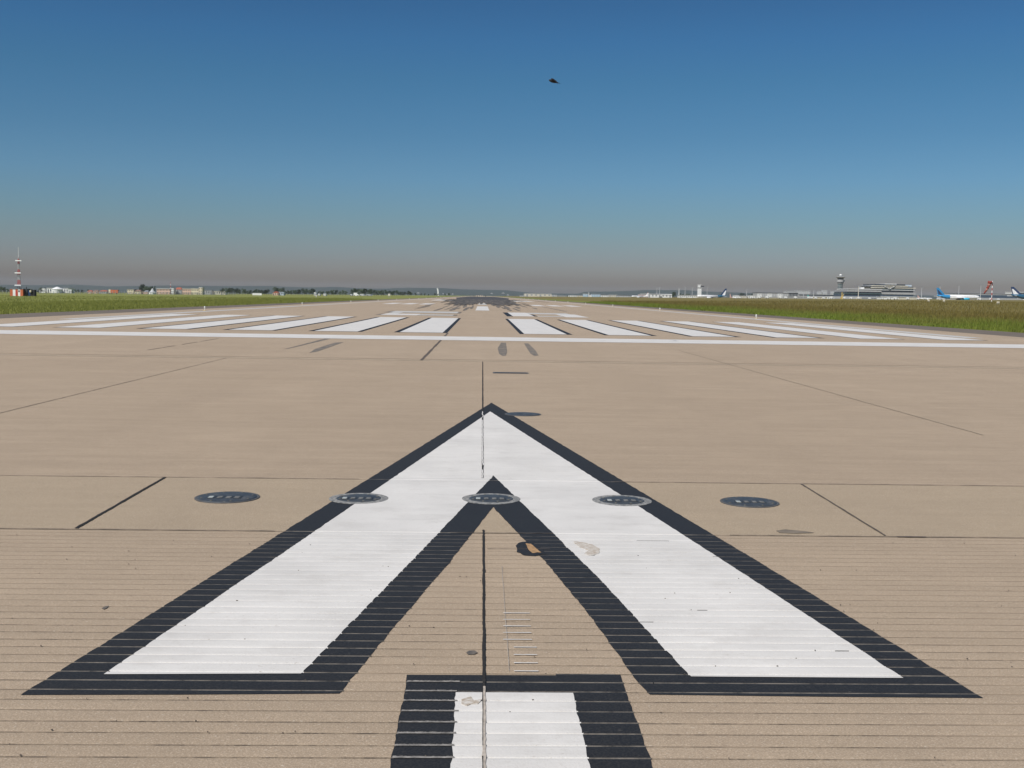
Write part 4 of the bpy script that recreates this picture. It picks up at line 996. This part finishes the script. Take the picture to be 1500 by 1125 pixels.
for px, y, lab in [(1376.8, 418.4, 'lamp mast right of the blue airliner fin'), (1404.4, 418.0, 'lamp mast above the nose half of the blue tailed airliner'), (1436.4, 417.2, 'lamp mast left of the windsock'), (1350, 420.5, 'faint lamp mast right of the stepped terminal block'), (1192, 424.5, 'thin lamp mast above the long grey green shed'), (1177, 426, 'thin lamp mast left of the middle of the long glazed hall')]:
    mast('lamp_mast', px, y, 1450, lab, .5, head=4.6, mat='pale_grey', cat='lamp mast')

# ------------------------------------------------------------ airliners
def airliner(px_nose, px_tail, D, label, tail='sky_blue', fin='navy', fin2=None, body='aircraft_white', eng='aircraft_white', L=None, ybase=None, finh=None):
    xa, xb = P(px_nose, 430, D).x, P(px_tail, 430, D).x
    L = abs(xa-xb); dr = 1 if xa > xb else -1; r = L*.046
    xc = (xa+xb)/2; zb = T(xc, D)-L*.018
    o = empty('airliner', (xc, D, zb), label, 'airliner')
    zc = r*1.75
    X = lambda t: dr*(L/2-t*L)                 # t = 0 nose .. 1 tail
    m = MB(); pf = [(r*.05, 0), (r*.45, .012), (r*.78, .035), (r*.95, .07), (r, .11), (r, .70)]
    m.lathe([(a, X(t)) for a, t in pf], body, 18, (0, 0, zc), 'x'); m.build('fuselage', o, smooth_=True)
    m = MB(); n = 18; prev = None; vs = []
    for a, t, dz in ((r, .70, 0), (r*.95, .78, .05), (r*.7, .88, .3), (r*.35, .97, .6), (r*.12, 1.0, .75)):
        for i in range(n):
            an = i*math.tau/n; vs.append((X(t), a*math.cos(an), zc+dz*r+a*math.sin(an)))
    m.add(vs, [(j*n+i, j*n+(i+1) % n, (j+1)*n+(i+1) % n, (j+1)*n+i) for j in range(4) for i in range(n)], tail); m.build('tail_section', o, smooth_=True)
    fh = finh or L*.15; z0 = zc+r*.85
    m = MB(); m.prism([(X(.80), z0), (X(.97), z0), (X(1.01), z0+fh), (X(.955), z0+fh)], -.25, .25, fin); fo = m.build('fin', o)
    if fin2: MB().prism([(X(.855), z0+.2), (X(.955), z0+.2), (X(.99), z0+fh*.72), (X(.965), z0+fh*.72)], -.3, .3, fin2).build('fin_emblem', fo)
    for s_ in (-1, 1):
        MB().plate([(X(.36), s_*r*.8), (X(.56), s_*r*.8), (X(.66), s_*L*.46), (X(.62), s_*L*.46)], zc-r*.55, zc-r*.35, 'pale_grey').build('wing', o)
        MB().plate([(X(.86), s_*r*.4), (X(.95), s_*r*.4), (X(1.0), s_*L*.15), (X(.96), s_*L*.15)], zc+r*.25, zc+r*.4, 'aircraft_white').build('tailplane', o)
        er = r*.62
        MB().lathe([(er*.9, X(.31)), (er, X(.34)), (er, X(.40)), (er*.6, X(.46))], eng, 14, (0, s_*L*.155, zc-r*.95), 'x').build('engine', o, smooth_=True)
        m = MB(); m.tube((X(.53), s_*r*.7, zc-r*.5), (X(.53), s_*r*.7, r*.3), .25, .25, 'steel'); m.build('main_gear', o)
        MB().tube((X(.53), s_*r*.7-.3, r*.32), (X(.53), s_*r*.7+.3, r*.32), r*.3, r*.3, 'black_rubber', 12).build('wheel', o)
    MB().tube((X(.10), 0, zc-r*.8), (X(.10), 0, r*.2), .2, .2, 'steel').build('nose_gear', o)
    MB().box(min(X(.12), X(.70)), max(X(.12), X(.70)), -r*1.005, -r*.9, zc+r*.22, zc+r*.36, 'grey_wall').build('window_row', o)
    MB().box(min(X(.03), X(.05)), max(X(.03), X(.05)), -r*.66, r*.66, zc+r*.25, zc+r*.48, 'dark_glass').build('cockpit_window', o)
    return o
airliner(1435.5, 1372, 1250, 'white airliner with a blue tail and turquoise engines facing right', 'sky_blue', 'sky_blue', 'navy', eng='turquoise', finh=8.2)
airliner(1021, 1064, 1150, 'white airliner facing left with a pale navy edged fin, right of the small tower', 'teal_blue', 'navy', 'aircraft_white', finh=7.0)
airliner(1560, 1481, 1150, 'white airliner cut by the right picture edge with a dark blue tail', 'teal_blue', 'navy', 'aircraft_white', finh=8.0)
airliner(1366, 1344, 1350, 'small white jet standing left of the blue tailed airliner', 'aircraft_white', 'rust_pink', finh=3.0)
airliner(1372, 1384, 1400, 'pale jet whose fin shows behind the blue tail', 'aircraft_white', 'pale_grey', finh=7)
airliner(925, 950, 1330, 'small white jet parked left of the big white hangar facing left', 'aircraft_white', 'aircraft_white', finh=3.5)
airliner(1083, 1069, 1250, 'jet with a reddish fin just right of the jet with the navy fin', 'rust_pink', 'rust_pink', finh=4)
airliner(1199, 1183, 1500, 'small jet with a sea green fin before the long glazed hall', 'aircraft_white', 'sea_green', finh=3.6)

# white vans added along the apron, standing in for unidentified bright specks
v0 = van(1081, 434.6, 1080, 4.2, 'added white van standing in for a bright speck along the right apron'); v0['group'] = 'added white vans standing in for bright specks along the apron'
random.seed(31)
for k in range(30):
    px = 1088+k*13.4+random.uniform(-4, 4); DD = 1080+random.uniform(-60, 60)
    if 1366 < px < 1436 or px > 1478: continue
    c = copy_tree(v0); xx = P(px, 430, DD).x; c.location = (xx, DD, T(xx, DD)); c.scale = (random.choice((1, 1, 1.5)), 1, random.choice((1, 1.25, 1.4)))
# ------------------------------------------------------------ windsock
D = 390; base = P(1452.5, 440, D); zb = T(base.x, D)-.1
o = empty('windsock', (base.x, D, zb), 'drooping red windsock on a red and white pole in the right meadow', 'windsock')
ph = P(1454, 411.5, D).z-zb
for i in range(9): MB().tube((0, 0, ph*i/9), (0, 0, ph*(i+1)/9), .13, .13, 'red_paint' if i % 2 else 'white_metal', 8).build('pole_section', o)
A = P(1454.5, 411.0, D)-o.location; Bq = P(1441.5, 430, D)-o.location; q = P(1450.5, 412.5, D)-o.location
ring = MB(); ring.tube(Vector((0, 0, ph-.1)), q, .07, .07, 'red_paint'); ring.build('swivel_arm', o)
for i in range(5):
    r_ = [.85, .62, .42, .46, .30, .22]; a = q.lerp(Bq, i/5); b_ = q.lerp(Bq, (i+1)/5)
    sag = Vector((.25*math.sin(i*math.pi/5), 0, 0)); sag2 = Vector((.25*math.sin((i+1)*math.pi/5), 0, 0))
    MB().tube(a+sag, b_+sag2, r_[i], r_[i+1], 'sock_red' if i % 2 == 0 else 'sock_white', 14).build('fabric_band', o, smooth_=True)
# ------------------------------------------------------------ bird
c = P(810, 119, 36)
b_ = MB()
b_.lathe([(.008, -.13), (.030, -.09), (.042, -.03), (.038, .04), (.022, .11), (.006, .17)], 'bird_feather', 10, (0, 0, 0), 'x')
for s_ in (-1, 1):
    b_.add([(-.06, s_*.02, .02), (.05, s_*.02, .015), (.06, s_*.12, .05), (.10, s_*.24, -.02), (.0, s_*.14, .055), (-.05, s_*.10, .05)], [(0, 1, 2, 4, 5), (4, 2, 3)], 'bird_feather')
    b_.add([(-.06, s_*.02, .012), (.05, s_*.02, .007), (.06, s_*.12, .042), (.10, s_*.24, -.023), (.0, s_*.14, .047), (-.05, s_*.10, .042)], [(5, 4, 2, 1, 0), (3, 2, 4)], 'bird_feather')
b_.plate([(.12, -.012), (.12, .012), (.22, .045), (.19, 0), (.22, -.045)], -.004, .004, 'bird_feather')
bo = b_.build('bird', loc=c, label='small dark bird flying high over the runway', cat='bird', smooth_=True)
bo.rotation_euler = (R(20), R(12), R(15)); bo.scale = (1.1, 1.1, 1.25)

# ------------------------------------------------------------ haze
hz_, nt, b = nm('haze'); nt.nodes.remove(b)
pv = nt.nodes.new('ShaderNodeVolumePrincipled'); pv.inputs['Color'].default_value = (.80, .86, .92, 1); pv.inputs['Density'].default_value = .00005
nt.links.new(pv.outputs[0], nt.nodes['Material Output'].inputs['Volume'])
MB().box(-8100, 8100, -120, 9100, -60, 75, 'haze').build('haze', kind='stuff', label='thin smoggy haze over the whole airfield', cat='haze')
